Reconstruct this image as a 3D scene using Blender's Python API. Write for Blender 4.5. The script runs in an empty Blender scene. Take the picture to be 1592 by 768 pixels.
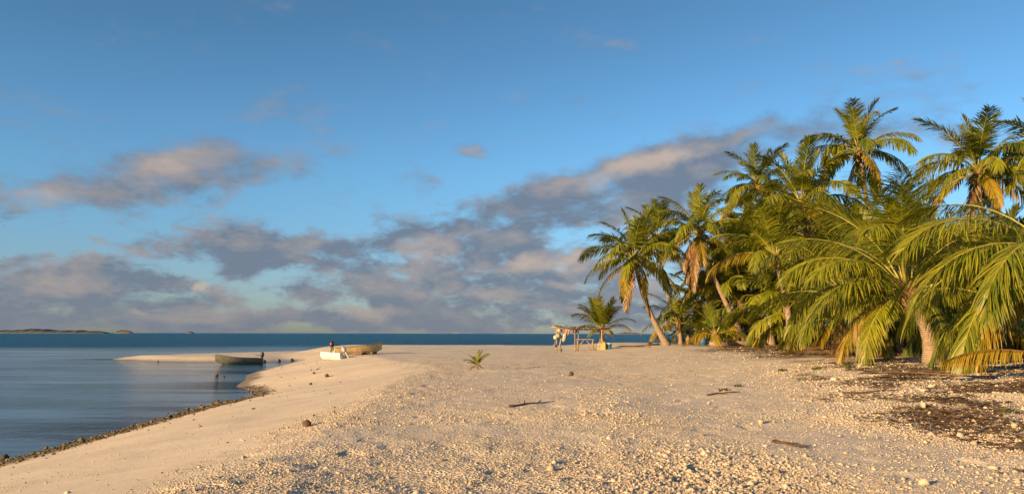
import bpy, math, random
import numpy as np
from mathutils import Vector, Matrix

R = math.radians
sc = bpy.context.scene
COL = sc.collection

# ------------------------------------------------------------------ camera
F, CX, CY = 1158.0, 796.0, 384.0            # focal length and centre in photograph pixels (1592 x 768)
CAM = Vector((0, 0, 3.0))
PITCH, ROLL = math.atan((518.5 - 384) / F), R(0.12)
cam_d = bpy.data.cameras.new('camera')
cam_d.sensor_width = 36.0
cam_d.lens = 36.0 * F / 1592
cam_d.clip_start, cam_d.clip_end = 0.05, 60000
cam = bpy.data.objects.new('camera', cam_d)
cam.matrix_world = Matrix.Translation(CAM) @ Matrix.Rotation(math.pi / 2 + PITCH, 4, 'X') @ Matrix.Rotation(ROLL, 4, 'Z')
COL.objects.link(cam)
sc.camera = cam

# ------------------------------------------------------------------ light
SUN_AZ, SUN_EL = 228.0, 12.0              # compass bearing (0 = +Y, clockwise) the light comes from
sd = bpy.data.lights.new('sun', 'SUN')
sd.energy = 5.0
sd.angle = R(0.6)
sd.color = (1.0, 0.63, 0.28)
sun = bpy.data.objects.new('sun', sd)
to_sun = Vector((math.sin(R(SUN_AZ)) * math.cos(R(SUN_EL)), math.cos(R(SUN_AZ)) * math.cos(R(SUN_EL)), math.sin(R(SUN_EL))))
sun.rotation_euler = to_sun.to_track_quat('Z', 'Y').to_euler()
COL.objects.link(sun)

sc.view_settings.view_transform = 'Standard'
sc.view_settings.look = 'None'
sc.view_settings.gamma = 1.0
sc.view_settings.use_curve_mapping = False
sc.view_settings.exposure = 1.02
sc.cycles.max_bounces = 6
sc.cycles.diffuse_bounces = 3
sc.cycles.glossy_bounces = 3
sc.cycles.transmission_bounces = 4
sc.cycles.transparent_max_bounces = 6
sc.cycles.use_denoising = True
sc.cycles.sample_clamp_indirect = 4.0


# ------------------------------------------------------------------ node helper
class NT:
    def __init__(s, tree):
        s.t = tree; s.n = tree.nodes; s.l = tree.links

    def node(s, typ, ins=None, **props):
        nd = s.n.new(typ)
        for k, v in props.items():
            setattr(nd, k, v)
        for k, v in (ins or {}).items():
            sock = nd.inputs[k]
            if isinstance(v, bpy.types.NodeSocket):
                s.l.new(v, sock)
            else:
                if sock.type == 'RGBA' and len(v) == 3:
                    v = (*v, 1)
                sock.default_value = v
        return nd

    def math(s, op, a, b=0.0, c=0.0, clamp=False):
        nd = s.node('ShaderNodeMath', {0: a, 1: b, 2: c}, operation=op)
        nd.use_clamp = clamp
        return nd.outputs[0]

    def mix(s, f, a, b, blend='MIX'):
        nd = s.node('ShaderNodeMix', {0: f, 6: a, 7: b}, data_type='RGBA', blend_type=blend)
        return nd.outputs[2]

    def ramp(s, v, a, b, c=0.0, d=1.0, smooth=True):
        return s.node('ShaderNodeMapRange', {0: v, 1: a, 2: b, 3: c, 4: d},
                      interpolation_type='SMOOTHSTEP' if smooth else 'LINEAR').outputs[0]

    def noise(s, vec, scale, detail=4.0, rough=0.55, dist=0.0, out=0):
        return s.node('ShaderNodeTexNoise', {'Vector': vec, 'Scale': scale, 'Detail': detail, 'Roughness': rough,
                                             'Distortion': dist}).outputs[out]


# ------------------------------------------------------------------ sky
def px_angles(px, py):
    d = Vector(((px - CX) / F, (CY - py) / F, -1))
    w = (cam.matrix_world.to_3x3() @ d).normalized()
    return math.atan2(w.x, w.y), math.asin(w.z)

world = bpy.data.worlds.new('World')
sc.world = world
world.use_nodes = True
w = NT(world.node_tree)
w.n.clear()
out = w.node('ShaderNodeOutputWorld')
bg = w.node('ShaderNodeBackground', {'Strength': 1.0})
w.l.new(bg.outputs[0], out.inputs[0])
sky = w.node('ShaderNodeTexSky', sky_type='NISHITA', sun_disc=False, sun_elevation=R(SUN_EL), sun_rotation=R(SUN_AZ),
             altitude=0, air_density=1.0, dust_density=0.6, ozone_density=2.0)
tc = w.node('ShaderNodeTexCoord').outputs['Generated']
dirv = w.node('ShaderNodeVectorMath', {0: tc}, operation='NORMALIZE').outputs[0]
sx = w.node('ShaderNodeSeparateXYZ', {0: dirv}).outputs
az = w.math('ARCTAN2', sx[0], sx[1])
el = w.math('ARCSINE', sx[2])
grade = w.mix(w.ramp(el, 0.0, 0.22), (.046, .054, .077), (.048, .075, .093))
grade = w.mix(w.ramp(el, 0.20, 0.46), grade, (.040, .063, .075))
skyc = w.mix(1.0, sky.outputs[0], grade, 'MULTIPLY')      # sky strength about 0.1, tinted to the deep blue of this evening
P = w.node('ShaderNodeCombineXYZ', {0: az, 1: el, 2: 0.0}).outputs[0]
# clouds: (photo px, py, half width px, half height px, tilt deg, weight)
DARK = [
    (60, 300, 130, 40, 5, .55), (255, 268, 175, 66, 4, .82), (390, 262, 120, 40, 0, .45), (470, 160, 120, 45, 8, .32), (80, 160, 90, 40, 0, .30),
    (35, 405, 45, 12, 0, .6), (370, 375, 180, 34, 2, .72), (480, 390, 120, 30, 0, .5),
    (40, 455, 120, 40, 0, .95), (245, 447, 150, 42, 0, 1.1), (130, 478, 110, 20, 0, .6), (390, 405, 80, 22, 0, .75), (260, 500, 330, 17, 0, .9),
    (492, 455, 50, 26, 0, .6), (510, 400, 60, 20, 0, .6), (620, 400, 110, 60, 8, 1.0), (660, 455, 120, 45, 0, 1.1), (760, 425, 160, 60, 0, 1.0),
    (830, 450, 170, 45, 0, 1.1), (900, 415, 120, 40, 5, .9), (680, 497, 260, 18, 0, .8), (900, 492, 260, 28, 0, .9),
    (800, 345, 190, 62, 14, .85), (930, 300, 190, 66, 12, .8), (1060, 255, 230, 62, 11, .75), (1220, 220, 200, 44, 4, .62), (1400, 215, 170, 30, 0, .45),
    (720, 232, 45, 16, 0, .5), (640, 285, 60, 40, 0, .32), (890, 155, 50, 18, 0, .3), (1000, 330, 130, 35, 0, .6),
    (1150, 430, 220, 70, 0, .7), (1400, 400, 200, 60, 0, .5),
]
WARM = [
    (300, 258, 90, 34, 8, .42), (75, 300, 60, 22, 0, .35), (310, 428, 16, 11, 20, .9), (120, 445, 60, 26, 10, .38), (670, 392, 45, 30, 0, .6),
    (580, 485, 75, 15, 0, .8), (840, 408, 110, 16, 4, .7), (960, 262, 150, 20, 13, .55), (1100, 225, 130, 18, 10, .4), (750, 455, 90, 14, 0, .35), (860, 440, 60, 10, 0, .35), (330, 490, 130, 8, 0, .25), (720, 232, 40, 12, 0, .4),
    (205, 482, 30, 5, 0, .5), (900, 482, 110, 12, 0, .45),
]
warp = w.noise(P, 7.0, 5.0, 0.6, 0.0, 1)
warp = w.node('ShaderNodeVectorMath', {0: warp, 1: (0.5, 0.5, 0.5)}, operation='SUBTRACT').outputs[0]
warp = w.node('ShaderNodeVectorMath', {0: warp, 1: (0.16, 0.075, 0.0)}, operation='MULTIPLY').outputs[0]
PW = w.node('ShaderNodeVectorMath', {0: P, 1: warp}, operation='ADD').outputs[0]

def blobs(lst, vec):
    tot = None
    for (px, py, rx, ry, tilt, wt) in lst:
        a, e = px_angles(px, py)
        m = w.node('ShaderNodeMapping', {'Vector': vec, 'Location': (a, e, 0), 'Rotation': (0, 0, R(tilt)), 'Scale': (rx / F, ry / F, 1)},
                   vector_type='TEXTURE').outputs[0]
        ln = w.node('ShaderNodeVectorMath', {0: m}, operation='LENGTH').outputs['Value']
        f = w.ramp(ln, 1.25, 0.15, 0.0, wt)
        tot = f if tot is None else w.math('ADD', tot, f)
    return tot

low = w.ramp(el, 0.0, 0.15, 0.26, 0.0)           # a bank of broken cloud all round, low down
field = w.math('MINIMUM', w.math('ADD', w.math('MULTIPLY', blobs(DARK, PW), 0.98), low), 0.89)
NS = w.node('ShaderNodeVectorMath', {0: P, 1: (1.0, 2.3, 1.0)}, operation='MULTIPLY').outputs[0]
NS2 = w.node('ShaderNodeVectorMath', {0: NS, 1: (-0.018, 0.05, 0.0)}, operation='ADD').outputs[0]
n1 = w.noise(NS, 6.5, 10.0, 0.60, 0.2)
n2 = w.noise(NS2, 6.5, 10.0, 0.60, 0.2)
dens = w.math('ADD', field, w.math('MULTIPLY', w.math('SUBTRACT', n1, 0.5), 2.5))
n3 = w.noise(NS, 24.0, 8.0, 0.62, 0.3)
n4 = w.noise(NS2, 24.0, 8.0, 0.62, 0.3)
lowk = w.ramp(el, 0.26, 0.09, 0.25, 1.0)
dens = w.math('ADD', dens, w.math('MULTIPLY', w.math('MULTIPLY', w.math('SUBTRACT', n3, 0.5), 2.1), lowk))
soft = w.math('MULTIPLY', lowk, 0.09)
alpha = w.ramp(dens, w.math('ADD', soft, 0.05), w.math('SUBTRACT', 1.0, soft), 0.0, 0.93)
alpha = w.math('MULTIPLY', alpha, w.ramp(el, 0.62, 0.40, 0.25, 1.0))
lit = w.math('MULTIPLY', w.math('SUBTRACT', n1, n2), 2.4)
lit = w.math('ADD', lit, w.math('MULTIPLY', w.math('MULTIPLY', w.math('SUBTRACT', n3, n4), 0.8), lowk))
lit = w.math('ADD', lit, w.math('MULTIPLY', blobs(WARM, PW), 1.1))
lit = w.math('ADD', lit, w.ramp(dens, 1.3, 0.3, -0.05, 0.16), clamp=True)
CK = 1 / 2 ** 0.98
shade_c = tuple(v * CK for v in (0.166, 0.205, 0.272))
warm_c = tuple(v * CK for v in (0.53, 0.42, 0.345))
cloud = w.mix(lit, shade_c, warm_c)
hz = w.ramp(el, 0.0, 0.07, 0.55, 0.0)
cloud = w.mix(hz, cloud, tuple(v * CK for v in (0.205, 0.225, 0.270)))
w.l.new(w.mix(alpha, skyc, cloud), bg.inputs[0])
world.cycles.sampling_method = 'MANUAL'
world.cycles.sample_map_resolution = 512


# ------------------------------------------------------------------ general helpers
def at(px, py, Y):
    """the point at distance Y along the view axis behind a pixel of the photograph"""
    d = cam.matrix_world.to_3x3() @ Vector(((px - CX) / F, (CY - py) / F, -1))
    return CAM + d * (Y / d.y)

def at_z(px, py, z):
    d = cam.matrix_world.to_3x3() @ Vector(((px - CX) / F, (CY - py) / F, -1))
    return CAM + d * ((z - CAM.z) / d.z)

def tag(o, label=None, cat=None, group=None, kind=None):
    for k, v in (('label', label), ('category', cat), ('group', group), ('kind', kind)):
        if v:
            o[k] = v
    return o

def mesh_np(name, verts, faces, mats=(), smooth=False, mat_idx=None):
    """verts (n,3) array, faces: (m,k) array of one polygon size or a list of lists"""
    me = bpy.data.meshes.new(name)
    if isinstance(faces, np.ndarray):
        v = np.asarray(verts, np.float32)
        me.vertices.add(len(v)); me.vertices.foreach_set('co', v.ravel())
        k = faces.shape[1]
        me.loops.add(faces.size); me.loops.foreach_set('vertex_index', faces.astype(np.int32).ravel())
        me.polygons.add(len(faces))
        me.polygons.foreach_set('loop_start', np.arange(0, faces.size, k, dtype=np.int32))
        me.update(calc_edges=True)
    else:
        me.from_pydata([tuple(v) for v in verts], [], faces)
    for m in mats:
        me.materials.append(m)
    if mat_idx is not None:
        me.polygons.foreach_set('material_index', np.asarray(mat_idx, np.int32))
    if smooth:
        me.polygons.foreach_set('use_smooth', np.ones(len(me.polygons), bool))
    me.update()
    return me

def link(name, me, parent=None, loc=(0, 0, 0), rot=(0, 0, 0), scale=(1, 1, 1)):
    o = bpy.data.objects.new(name, me)
    COL.objects.link(o)
    o.location, o.rotation_euler, o.scale = loc, rot, scale
    if parent is not None:
        o.parent = parent
    return o

def empty(name, loc=(0, 0, 0), rz=0.0):
    o = link(name, None, None, loc, (0, 0, rz))
    o.empty_display_size = 0.3
    return o


class MB:
    """collects simple shapes into one mesh"""
    def __init__(s):
        s.v = []; s.f = []

    def add(s, vs, fs):
        b = len(s.v)
        s.v += [tuple(v) for v in vs]
        s.f += [[i + b for i in f] for f in fs]

    def box(s, c, size, rot=None, taper=1.0):
        x, y, z = (d / 2 for d in size)
        vs = [Vector((i * x * (taper if k > 0 else 1), j * y * (taper if k > 0 else 1), k * z)) for k in (-1, 1) for j in (-1, 1) for i in (-1, 1)]
        if rot is not None:
            vs = [rot @ v for v in vs]
        c = Vector(c)
        s.add([v + c for v in vs], [[0, 2, 3, 1], [4, 5, 7, 6], [0, 1, 5, 4], [2, 6, 7, 3], [0, 4, 6, 2], [1, 3, 7, 5]])

    def tube(s, pts, rad, n=8, cap=True, wob=0.0, rng=random):
        pts = [Vector(p) for p in pts]
        if not isinstance(rad, (list, tuple)):
            rad = [rad] * len(pts)
        b = len(s.v); m = len(pts)
        ref = Vector((0, 0, 1)) if abs((pts[-1] - pts[0]).normalized().z) < .9 else Vector((1, 0, 0))
        for i, p in enumerate(pts):
            t = (pts[min(i + 1, m - 1)] - pts[max(i - 1, 0)]).normalized()
            u = t.cross(ref).normalized(); v = u.cross(t)
            for k in range(n):
                a = 2 * math.pi * k / n
                r = rad[i] * (1 + (rng.uniform(-wob, wob) if wob else 0))
                s.v.append(tuple(p + u * (math.cos(a) * r) + v * (math.sin(a) * r)))
        for i in range(m - 1):
            for k in range(n):
                s.f.append([b + i * n + k, b + i * n + (k + 1) % n, b + (i + 1) * n + (k + 1) % n, b + (i + 1) * n + k])
        if cap:
            s.f.append([b + k for k in range(n)][::-1])
            s.f.append([b + (m - 1) * n + k for k in range(n)])

    def lathe(s, prof, c=(0, 0, 0), n=14, rot=None):
        c = Vector(c); b = len(s.v)
        for r, z in prof:
            for k in range(n):
                a = 2 * math.pi * k / n
                v = Vector((r * math.cos(a), r * math.sin(a), z))
                s.v.append(tuple((rot @ v if rot is not None else v) + c))
        for i in range(len(prof) - 1):
            for k in range(n):
                s.f.append([b + i * n + k, b + i * n + (k + 1) % n, b + (i + 1) * n + (k + 1) % n, b + (i + 1) * n + k])
        s.f.append([b + k for k in range(n)][::-1])
        s.f.append([b + (len(prof) - 1) * n + k for k in range(n)])

    def mesh(s, name, mat, smooth=False):
        return mesh_np(name, s.v, s.f, [mat] if mat else [], smooth)

    def build(s, name, mat, parent=None, smooth=False, **kw):
        return link(name, s.mesh(name, mat, smooth), parent, **kw)


# value noise
def _hash(ix, iy, seed):
    h = (ix.astype(np.int64) * 374761393 + iy.astype(np.int64) * 668265263 + seed * 1442695041) & 0xFFFFFFFF
    h = ((h ^ (h >> 13)) * 1274126177) & 0xFFFFFFFF
    return ((h ^ (h >> 16)) & 0xFFFF) / 65535.0

def vnoise(x, y, seed=0):
    ix, iy = np.floor(x), np.floor(y)
    fx, fy = x - ix, y - iy
    fx = fx * fx * (3 - 2 * fx); fy = fy * fy * (3 - 2 * fy)
    a = _hash(ix, iy, seed); b = _hash(ix + 1, iy, seed); c = _hash(ix, iy + 1, seed); d = _hash(ix + 1, iy + 1, seed)
    return (a + (b - a) * fx) * (1 - fy) + (c + (d - c) * fx) * fy

def fbm(x, y, seed=0, octs=4):
    t = 0; amp = 1; tot = 0
    for o in range(octs):
        t = t + (vnoise(x * 2 ** o, y * 2 ** o, seed + o * 17) - .5) * amp
        tot += amp; amp *= .5
    return t / tot

def sstep(x, a, b):
    t = np.clip((x - a) / (b - a), 0, 1)
    return t * t * (3 - 2 * t)


# ------------------------------------------------------------------ terrain
SHORE = np.array([(-14, -160), (-12.6, -20), (-11.9, 5), (-11.9, 17.3), (-12.2, 23.5), (-12.5, 31), (-12.3, 35.4), (-13.0, 38.6), (-15.7, 43.0), (-17.2, 48.8), (-19.0, 54), (-20.2, 60),
                  (-21.6, 71), (-22.6, 78), (-23.4, 82.5), (-24.6, 83), (-26.6, 80.5), (-32, 80.5), (-38, 81.5), (-45.5, 85.5), (-46.3, 87.5), (-44, 91), (-38.5, 103), (-32, 113), (-24, 118),
                  (-10, 116), (10, 110), (30, 106), (70, 108), (160, 120), (420, 130), (420, -160)], float)

def shore_dist(x, y):
    """signed distance to the waterline, positive on land"""
    d = np.full(x.shape, 1e9)
    ins = np.zeros(x.shape, bool)
    n = len(SHORE)
    for i in range(n):
        ax, ay = SHORE[i]; bx, by = SHORE[(i + 1) % n]
        ex, ey = bx - ax, by - ay
        t = np.clip(((x - ax) * ex + (y - ay) * ey) / (ex * ex + ey * ey), 0, 1)
        d = np.minimum(d, np.hypot(x - ax - t * ex, y - ay - t * ey))
        c = ((ay > y) != (by > y)) & (x < (bx - ax) * (y - ay) / (by - ay + 1e-12) + ax)
        ins ^= c
    return np.where(ins, d, -d)

PROF_D = np.array([-60, -20, -6, -1.5, 0, 1.0, 3.0, 5.5, 7.2, 8.6, 11, 16, 24, 40, 80])
PROF_Z = np.array([-3.5, -2.2, -0.9, -0.22, 0, .16, .50, .92, 1.18, 1.36, 1.42, 1.46, 1.55, 1.66, 1.75])

def rubble(x, y):
    """0 smooth sand .. 1 coarse coral rubble"""
    d = shore_dist(x, y)
    n = fbm(x * .35, y * .35, 5, 4)
    r = sstep(d + n * 2.2, 7.0, 8.8)
    patch = .35 + .65 * sstep(fbm(x * .22 + 9, y * .22, 31, 4), -.18, .12)
    near = sstep(y, 60, 32)
    track = np.exp(-((y - (30.5 + .10 * (x - 4))) / 1.7) ** 2) * sstep(x, 1, 6)      # the bare track in front of the palms
    return r * patch * (.25 + .75 * near) * (1 - .85 * track)

def height(x, y):
    d = shore_dist(x, y)
    spit = sstep(-x, 22, 28) * sstep(y, 60, 74)
    dd = d + fbm(x * .18, y * .18, 3, 3) * 1.3 * sstep(d, .5, 4)
    z = np.interp(dd, PROF_D, PROF_Z)
    z = np.where(spit > 0, z * (1 - spit) + spit * np.where(d > 0, np.minimum(z, .42 * sstep(d, 0, 2.2) + .1 * sstep(d, 2, 9)), z), z)
    land = sstep(d, 7, 12)
    inland = sstep(x, 3.5, 14) * sstep(y, 5, 22) * land
    z = z + inland * .45
    z = z + land * (fbm(x * .12, y * .12, 11, 3) * .22 + fbm(x * .55, y * .55, 23, 3) * .085)
    berm = np.exp(-((d - 9.0) / 1.1) ** 2) * .07 * sstep(y, 40, 20)
    ridge = np.exp(-((x - 2.0 - .06 * (y - 15)) / 1.0) ** 2) * np.exp(-((y - 17) / 5.0) ** 2) * .05
    z = z + berm + ridge
    rb = rubble(x, y)
    z = z + rb * (fbm(x * 2.2, y * 2.2, 41, 3) * .085 + fbm(x * 6, y * 6, 47, 2) * .035)
    z = z + fbm(x * 1.3, y * 1.3, 53, 2) * .018 * sstep(d, .5, 2)
    z = z - sstep(vnoise(x * 2.3 + 7, y * 1.9, 57), .80, .97) * .036 * sstep(d, 7.5, 9.5) * sstep(y, 45, 25)     # old footprints and scuffs
    return z

def hz_at(x, y):
    return float(height(np.array([float(x)]), np.array([float(y)]))[0])

def ground_at(px, py):
    """where the view ray through a pixel meets the ground"""
    z = 1.5
    for _ in range(25):
        p = at_z(px, py, z)
        z = .5 * z + .5 * hz_at(p.x, p.y)
    return Vector((p.x, p.y, hz_at(p.x, p.y)))


# ------------------------------------------------------------------ materials
MATS = {}

def mat(name, build):
    m = bpy.data.materials.new(name)
    m.use_nodes = True
    t = NT(m.node_tree)
    t.n.clear()
    o = t.node('ShaderNodeOutputMaterial')
    s = build(t)
    t.l.new(s, o.inputs[0])
    MATS[name] = m
    return m

def simple(name, col, rough=.7, var=.25, scale=6.0, metallic=0.0, bump=0.0, col2=None):
    def b(t):
        co = t.node('ShaderNodeTexCoord').outputs['Object']
        n = t.noise(co, scale, 5, .6)
        dark = col2 or tuple(c * (1 - var) for c in col)
        lite = tuple(min(1, c * (1 + var * .6)) for c in col)
        c = t.mix(t.ramp(n, .3, .7), dark, lite)
        ins = {'Base Color': c, 'Roughness': rough, 'Metallic': metallic}
        if bump:
            ins['Normal'] = t.node('ShaderNodeBump', {'Height': n, 'Strength': .6, 'Distance': bump}).outputs[0]
        return t.node('ShaderNodeBsdfPrincipled', ins).outputs[0]
    return mat(name, b)

def sand_build(t):
    geo = t.node('ShaderNodeNewGeometry')
    pos = geo.outputs['Position']
    rub = t.node('ShaderNodeAttribute', attribute_name='rubble').outputs['Fac']
    wet = t.node('ShaderNodeAttribute', attribute_name='wet').outputs['Fac']
    lit = t.node('ShaderNodeAttribute', attribute_name='litter').outputs['Fac']
    sep = t.node('ShaderNodeSeparateXYZ', {0: pos}).outputs
    dist = t.node('ShaderNodeVectorMath', {0: pos}, operation='LENGTH').outputs['Value']
    flat = t.node('ShaderNodeCombineXYZ', {0: sep[0], 1: sep[1], 2: 0.0}).outputs[0]
    big = t.noise(flat, .5, 5, .6)
    mid = t.noise(flat, 6, 5, .65)
    fine = t.noise(flat, 38, 4, .7)
    vor = t.node('ShaderNodeTexVoronoi', {'Vector': flat, 'Scale': 26.0, 'Randomness': 1.0}, feature='F1')
    c = t.mix(t.ramp(big, .3, .7), (.61, .51, .365), (.71, .61, .45))
    c = t.mix(t.math('MULTIPLY', t.ramp(mid, .42, .72), .32), c, (.44, .36, .27))
    c = t.mix(t.math('MULTIPLY', t.ramp(fine, .5, .75), .30), c, (.68, .60, .50))
    cell = t.node('ShaderNodeSeparateColor', {0: vor.outputs['Color']}).outputs[0]
    cc = t.mix(cell, (.42, .35, .26), (.68, .59, .46))
    c = t.mix(t.math('MULTIPLY', rub, .55), c, cc)
    # brown leaf litter
    ln = t.noise(flat, 3.2, 7, .68)
    ln2 = t.noise(flat, 30, 4, .7)
    lm = t.math('MULTIPLY', lit, t.ramp(t.math('ADD', ln, t.math('MULTIPLY', ln2, .35)), 0.50, .74))
    c = t.mix(lm, c, t.mix(ln2, (.045, .026, .014), (.15, .095, .05)))
    # damp sand and weed at the waterline
    wn = t.noise(flat, 4, 5, .65)
    c = t.mix(t.math('MULTIPLY', wet, t.ramp(wn, .25, .6, .55, 1)), c, (.20, .155, .085))
    h = t.math('ADD', t.math('MULTIPLY', fine, .5), t.math('MULTIPLY', mid, .8))
    h = t.math('ADD', h, t.math('MULTIPLY', t.math('MULTIPLY', t.ramp(vor.outputs['Distance'], 0, .8, 1, 0), rub), 1.1))
    bst = t.math('ADD', .22, t.math('MULTIPLY', rub, .5))
    bp = t.node('ShaderNodeBump', {'Height': h, 'Strength': bst, 'Distance': .035}).outputs[0]
    return t.node('ShaderNodeBsdfPrincipled', {'Base Color': c, 'Roughness': t.ramp(wet, 0, 1, .93, .6), 'Specular IOR Level': .2, 'Normal': bp}).outputs[0]
M_SAND = mat('coral_sand', sand_build)

def stone_build(ca, cb, cc):
    def b(t):
        r = t.node('ShaderNodeNewGeometry').outputs['Random Per Island']
        oi = t.node('ShaderNodeObjectInfo').outputs['Random']
        co = t.node('ShaderNodeTexCoord').outputs['Object']
        rr = t.math('FRACT', t.math('ADD', r, oi))
        n = t.noise(co, 45, 4, .65)
        c = t.mix(rr, ca, cb)
        c = t.mix(t.ramp(t.math('FRACT', t.math('MULTIPLY', rr, 7.3)), .86, .9), c, cc)
        c = t.mix(t.math('MULTIPLY', t.ramp(n, .45, .7), .35), c, tuple(v * .55 for v in ca))
        bp = t.node('ShaderNodeBump', {'Height': n, 'Strength': .5, 'Distance': .012}).outputs[0]
        return t.node('ShaderNodeBsdfPrincipled', {'Base Color': c, 'Roughness': .9, 'Specular IOR Level': .25, 'Normal': bp}).outputs[0]
    return b
M_STONE = mat('pale_coral', stone_build((.41, .34, .245), (.585, .50, .375), (.27, .21, .145)))
M_ROCK = mat('weedy_rock', stone_build((.055, .042, .022), (.16, .12, .055), (.26, .20, .11)))

def water_build(t):
    geo = t.node('ShaderNodeNewGeometry')
    pos = geo.outputs['Position']
    dep = t.node('ShaderNodeAttribute', attribute_name='depth').outputs['Fac']
    sep = t.node('ShaderNodeSeparateXYZ', {0: pos}).outputs
    dist = t.node('ShaderNodeVectorMath', {0: pos}, operation='LENGTH').outputs['Value']
    open_sea = t.ramp(dep, 1.2, 5.0)
    v1 = t.node('ShaderNodeVectorMath', {0: pos, 1: (.55, 1.5, 1)}, operation='MULTIPLY').outputs[0]
    big = t.noise(v1, .05, 3, .5)
    calm = t.ramp(t.noise(t.node('ShaderNodeVectorMath', {0: pos, 1: (.035, .16, 1)}, operation='MULTIPLY').outputs[0], 1.0, 4, .6), .42, .62)
    c = t.mix(open_sea, (.024, .090, .125), (.003, .085, .185))
    c = t.mix(t.math('MULTIPLY', open_sea, t.ramp(big, .45, .65, 0, .4)), c, (.012, .12, .19))
    w1 = t.noise(v1, 1.1, 5, .6, .4)
    w2 = t.noise(v1, 5.5, 4, .6)
    hgt = t.math('ADD', t.math('MULTIPLY', w1, 1.0), t.math('MULTIPLY', w2, .34))
    amp = t.math('ADD', t.math('MULTIPLY', calm, .19), t.math('ADD', .034, t.math('MULTIPLY', open_sea, 1.1)))
    bp = t.node('ShaderNodeBump', {'Height': hgt, 'Strength': 1.0, 'Distance': amp}).outputs[0]
    body = t.node('ShaderNodeBsdfPrincipled', {'Base Color': c, 'Roughness': t.ramp(open_sea, 0, 1, .06, .3), 'IOR': 1.333, 'Normal': bp,
                                               'Specular IOR Level': t.ramp(open_sea, 0, 1, .5, .04)}).outputs[0]
    clear = t.node('ShaderNodeBsdfTransparent', {'Color': (.75, .88, .86)}).outputs[0]
    fres = t.node('ShaderNodeFresnel', {'IOR': 1.333, 'Normal': bp}).outputs[0]
    gl = t.node('ShaderNodeBsdfGlossy', {'Color': (1, 1, 1), 'Roughness': .05, 'Normal': bp}).outputs[0]
    thin = t.node('ShaderNodeMixShader', {0: fres, 1: clear, 2: gl}).outputs[0]
    return t.node('ShaderNodeMixShader', {0: t.ramp(dep, .02, .75), 1: thin, 2: body}).outputs[0]
M_WATER = mat('lagoon_water', water_build)

def leaf_build(ca, cb, cc, trans=.35):
    def b(t):
        g = t.node('ShaderNodeNewGeometry')
        r = g.outputs['Random Per Island']
        oi = t.node('ShaderNodeObjectInfo').outputs['Random']
        co = t.node('ShaderNodeTexCoord').outputs['Object']
        n = t.noise(co, 1.3, 3, .6)
        c = t.mix(oi, ca, cb)
        c = t.mix(t.math('MULTIPLY', t.ramp(t.math('ADD', t.math('MULTIPLY', r, .6), t.math('MULTIPLY', n, .8)), .55, 1.0), .75), c, cc)
        tip = t.node('ShaderNodeAttribute', attribute_name='tip').outputs['Fac']
        old = t.ramp(t.math('ADD', tip, t.math('MULTIPLY', t.math('SUBTRACT', t.math('FRACT', t.math('MULTIPLY', r, 9.7)), .5), .7)), .82, 1.12)
        c = t.mix(t.math('MULTIPLY', old, .4), c, (.27, .19, .06))
        hv = t.node('ShaderNodeHueSaturation', {'Hue': .5, 'Saturation': 1.0, 'Value': t.ramp(t.math('FRACT', t.math('MULTIPLY', r, 5.3)), 0, 1, .62, 1.22, False), 'Fac': 1.0, 'Color': c})
        c = hv.outputs[0]
        p = t.node('ShaderNodeBsdfPrincipled', {'Base Color': c, 'Roughness': .42, 'Specular IOR Level': .45}).outputs[0]
        tr = t.node('ShaderNodeBsdfTranslucent', {'Color': t.mix(.5, c, (.28, .28, .015))}).outputs[0]
        return t.node('ShaderNodeMixShader', {0: trans, 1: p, 2: tr}).outputs[0]
    return b
M_LEAF = mat('palm_leaf', leaf_build((.125, .172, .010), (.205, .235, .012), (.33, .30, .020), .35))
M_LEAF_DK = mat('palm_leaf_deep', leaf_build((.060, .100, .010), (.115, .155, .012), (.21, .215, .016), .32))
M_LEAF_YL = mat('palm_leaf_yellowing', leaf_build((.25, .205, .016), (.34, .25, .018), (.38, .22, .03)))
M_LEAF_BR = mat('palm_leaf_dead', leaf_build((.17, .095, .04), (.27, .155, .06), (.32, .21, .10), .2))
M_RIB = simple('palm_rib', (.27, .25, .045), .45, .2, 3)
M_RIB_BR = simple('palm_rib_dead', (.15, .085, .04), .6, .3, 3)

def trunk_build(t):
    co = t.node('ShaderNodeTexCoord').outputs['Object']
    sep = t.node('ShaderNodeSeparateXYZ', {0: co}).outputs
    n = t.noise(co, 7, 5, .65)
    zz = t.math('ADD', t.math('MULTIPLY', sep[2], 78.0), t.math('MULTIPLY', n, 9.0))
    ring = t.math('POWER', t.math('ADD', t.math('MULTIPLY', t.math('SINE', zz), .5), .5), 3.0)
    c = t.mix(t.ramp(n, .3, .7), (.20, .145, .10), (.34, .265, .195))
    c = t.mix(t.math('MULTIPLY', ring, .45), c, (.12, .085, .06))
    h = t.math('SUBTRACT', t.math('MULTIPLY', n, .5), ring)
    bp = t.node('ShaderNodeBump', {'Height': h, 'Strength': .7, 'Distance': .02}).outputs[0]
    return t.node('ShaderNodeBsdfPrincipled', {'Base Color': c, 'Roughness': .85, 'Normal': bp}).outputs[0]
M_TRUNK = mat('palm_trunk', trunk_build)
M_FIBRE = simple('palm_fibre', (.20, .115, .05), .9, .5, 9, bump=.02)
M_NUT = simple('green_coconut', (.20, .17, .03), .45, .35, 5)
M_SPADIX = simple('flower_stalk', (.42, .27, .06), .7, .35, 8)
M_HUSK = simple('coconut_husk', (.10, .055, .03), .9, .4, 14, bump=.01)
M_WOOD = simple('grey_driftwood', (.30, .225, .15), .85, .35, 9, bump=.01)
M_WOODD = simple('dark_pole', (.16, .105, .065), .85, .35, 9, bump=.01)
M_STICK = simple('weathered_stick', (.075, .048, .03), .9, .4, 12)
M_THATCH = simple('dry_thatch', (.24, .16, .085), .9, .45, 12, bump=.02)

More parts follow.
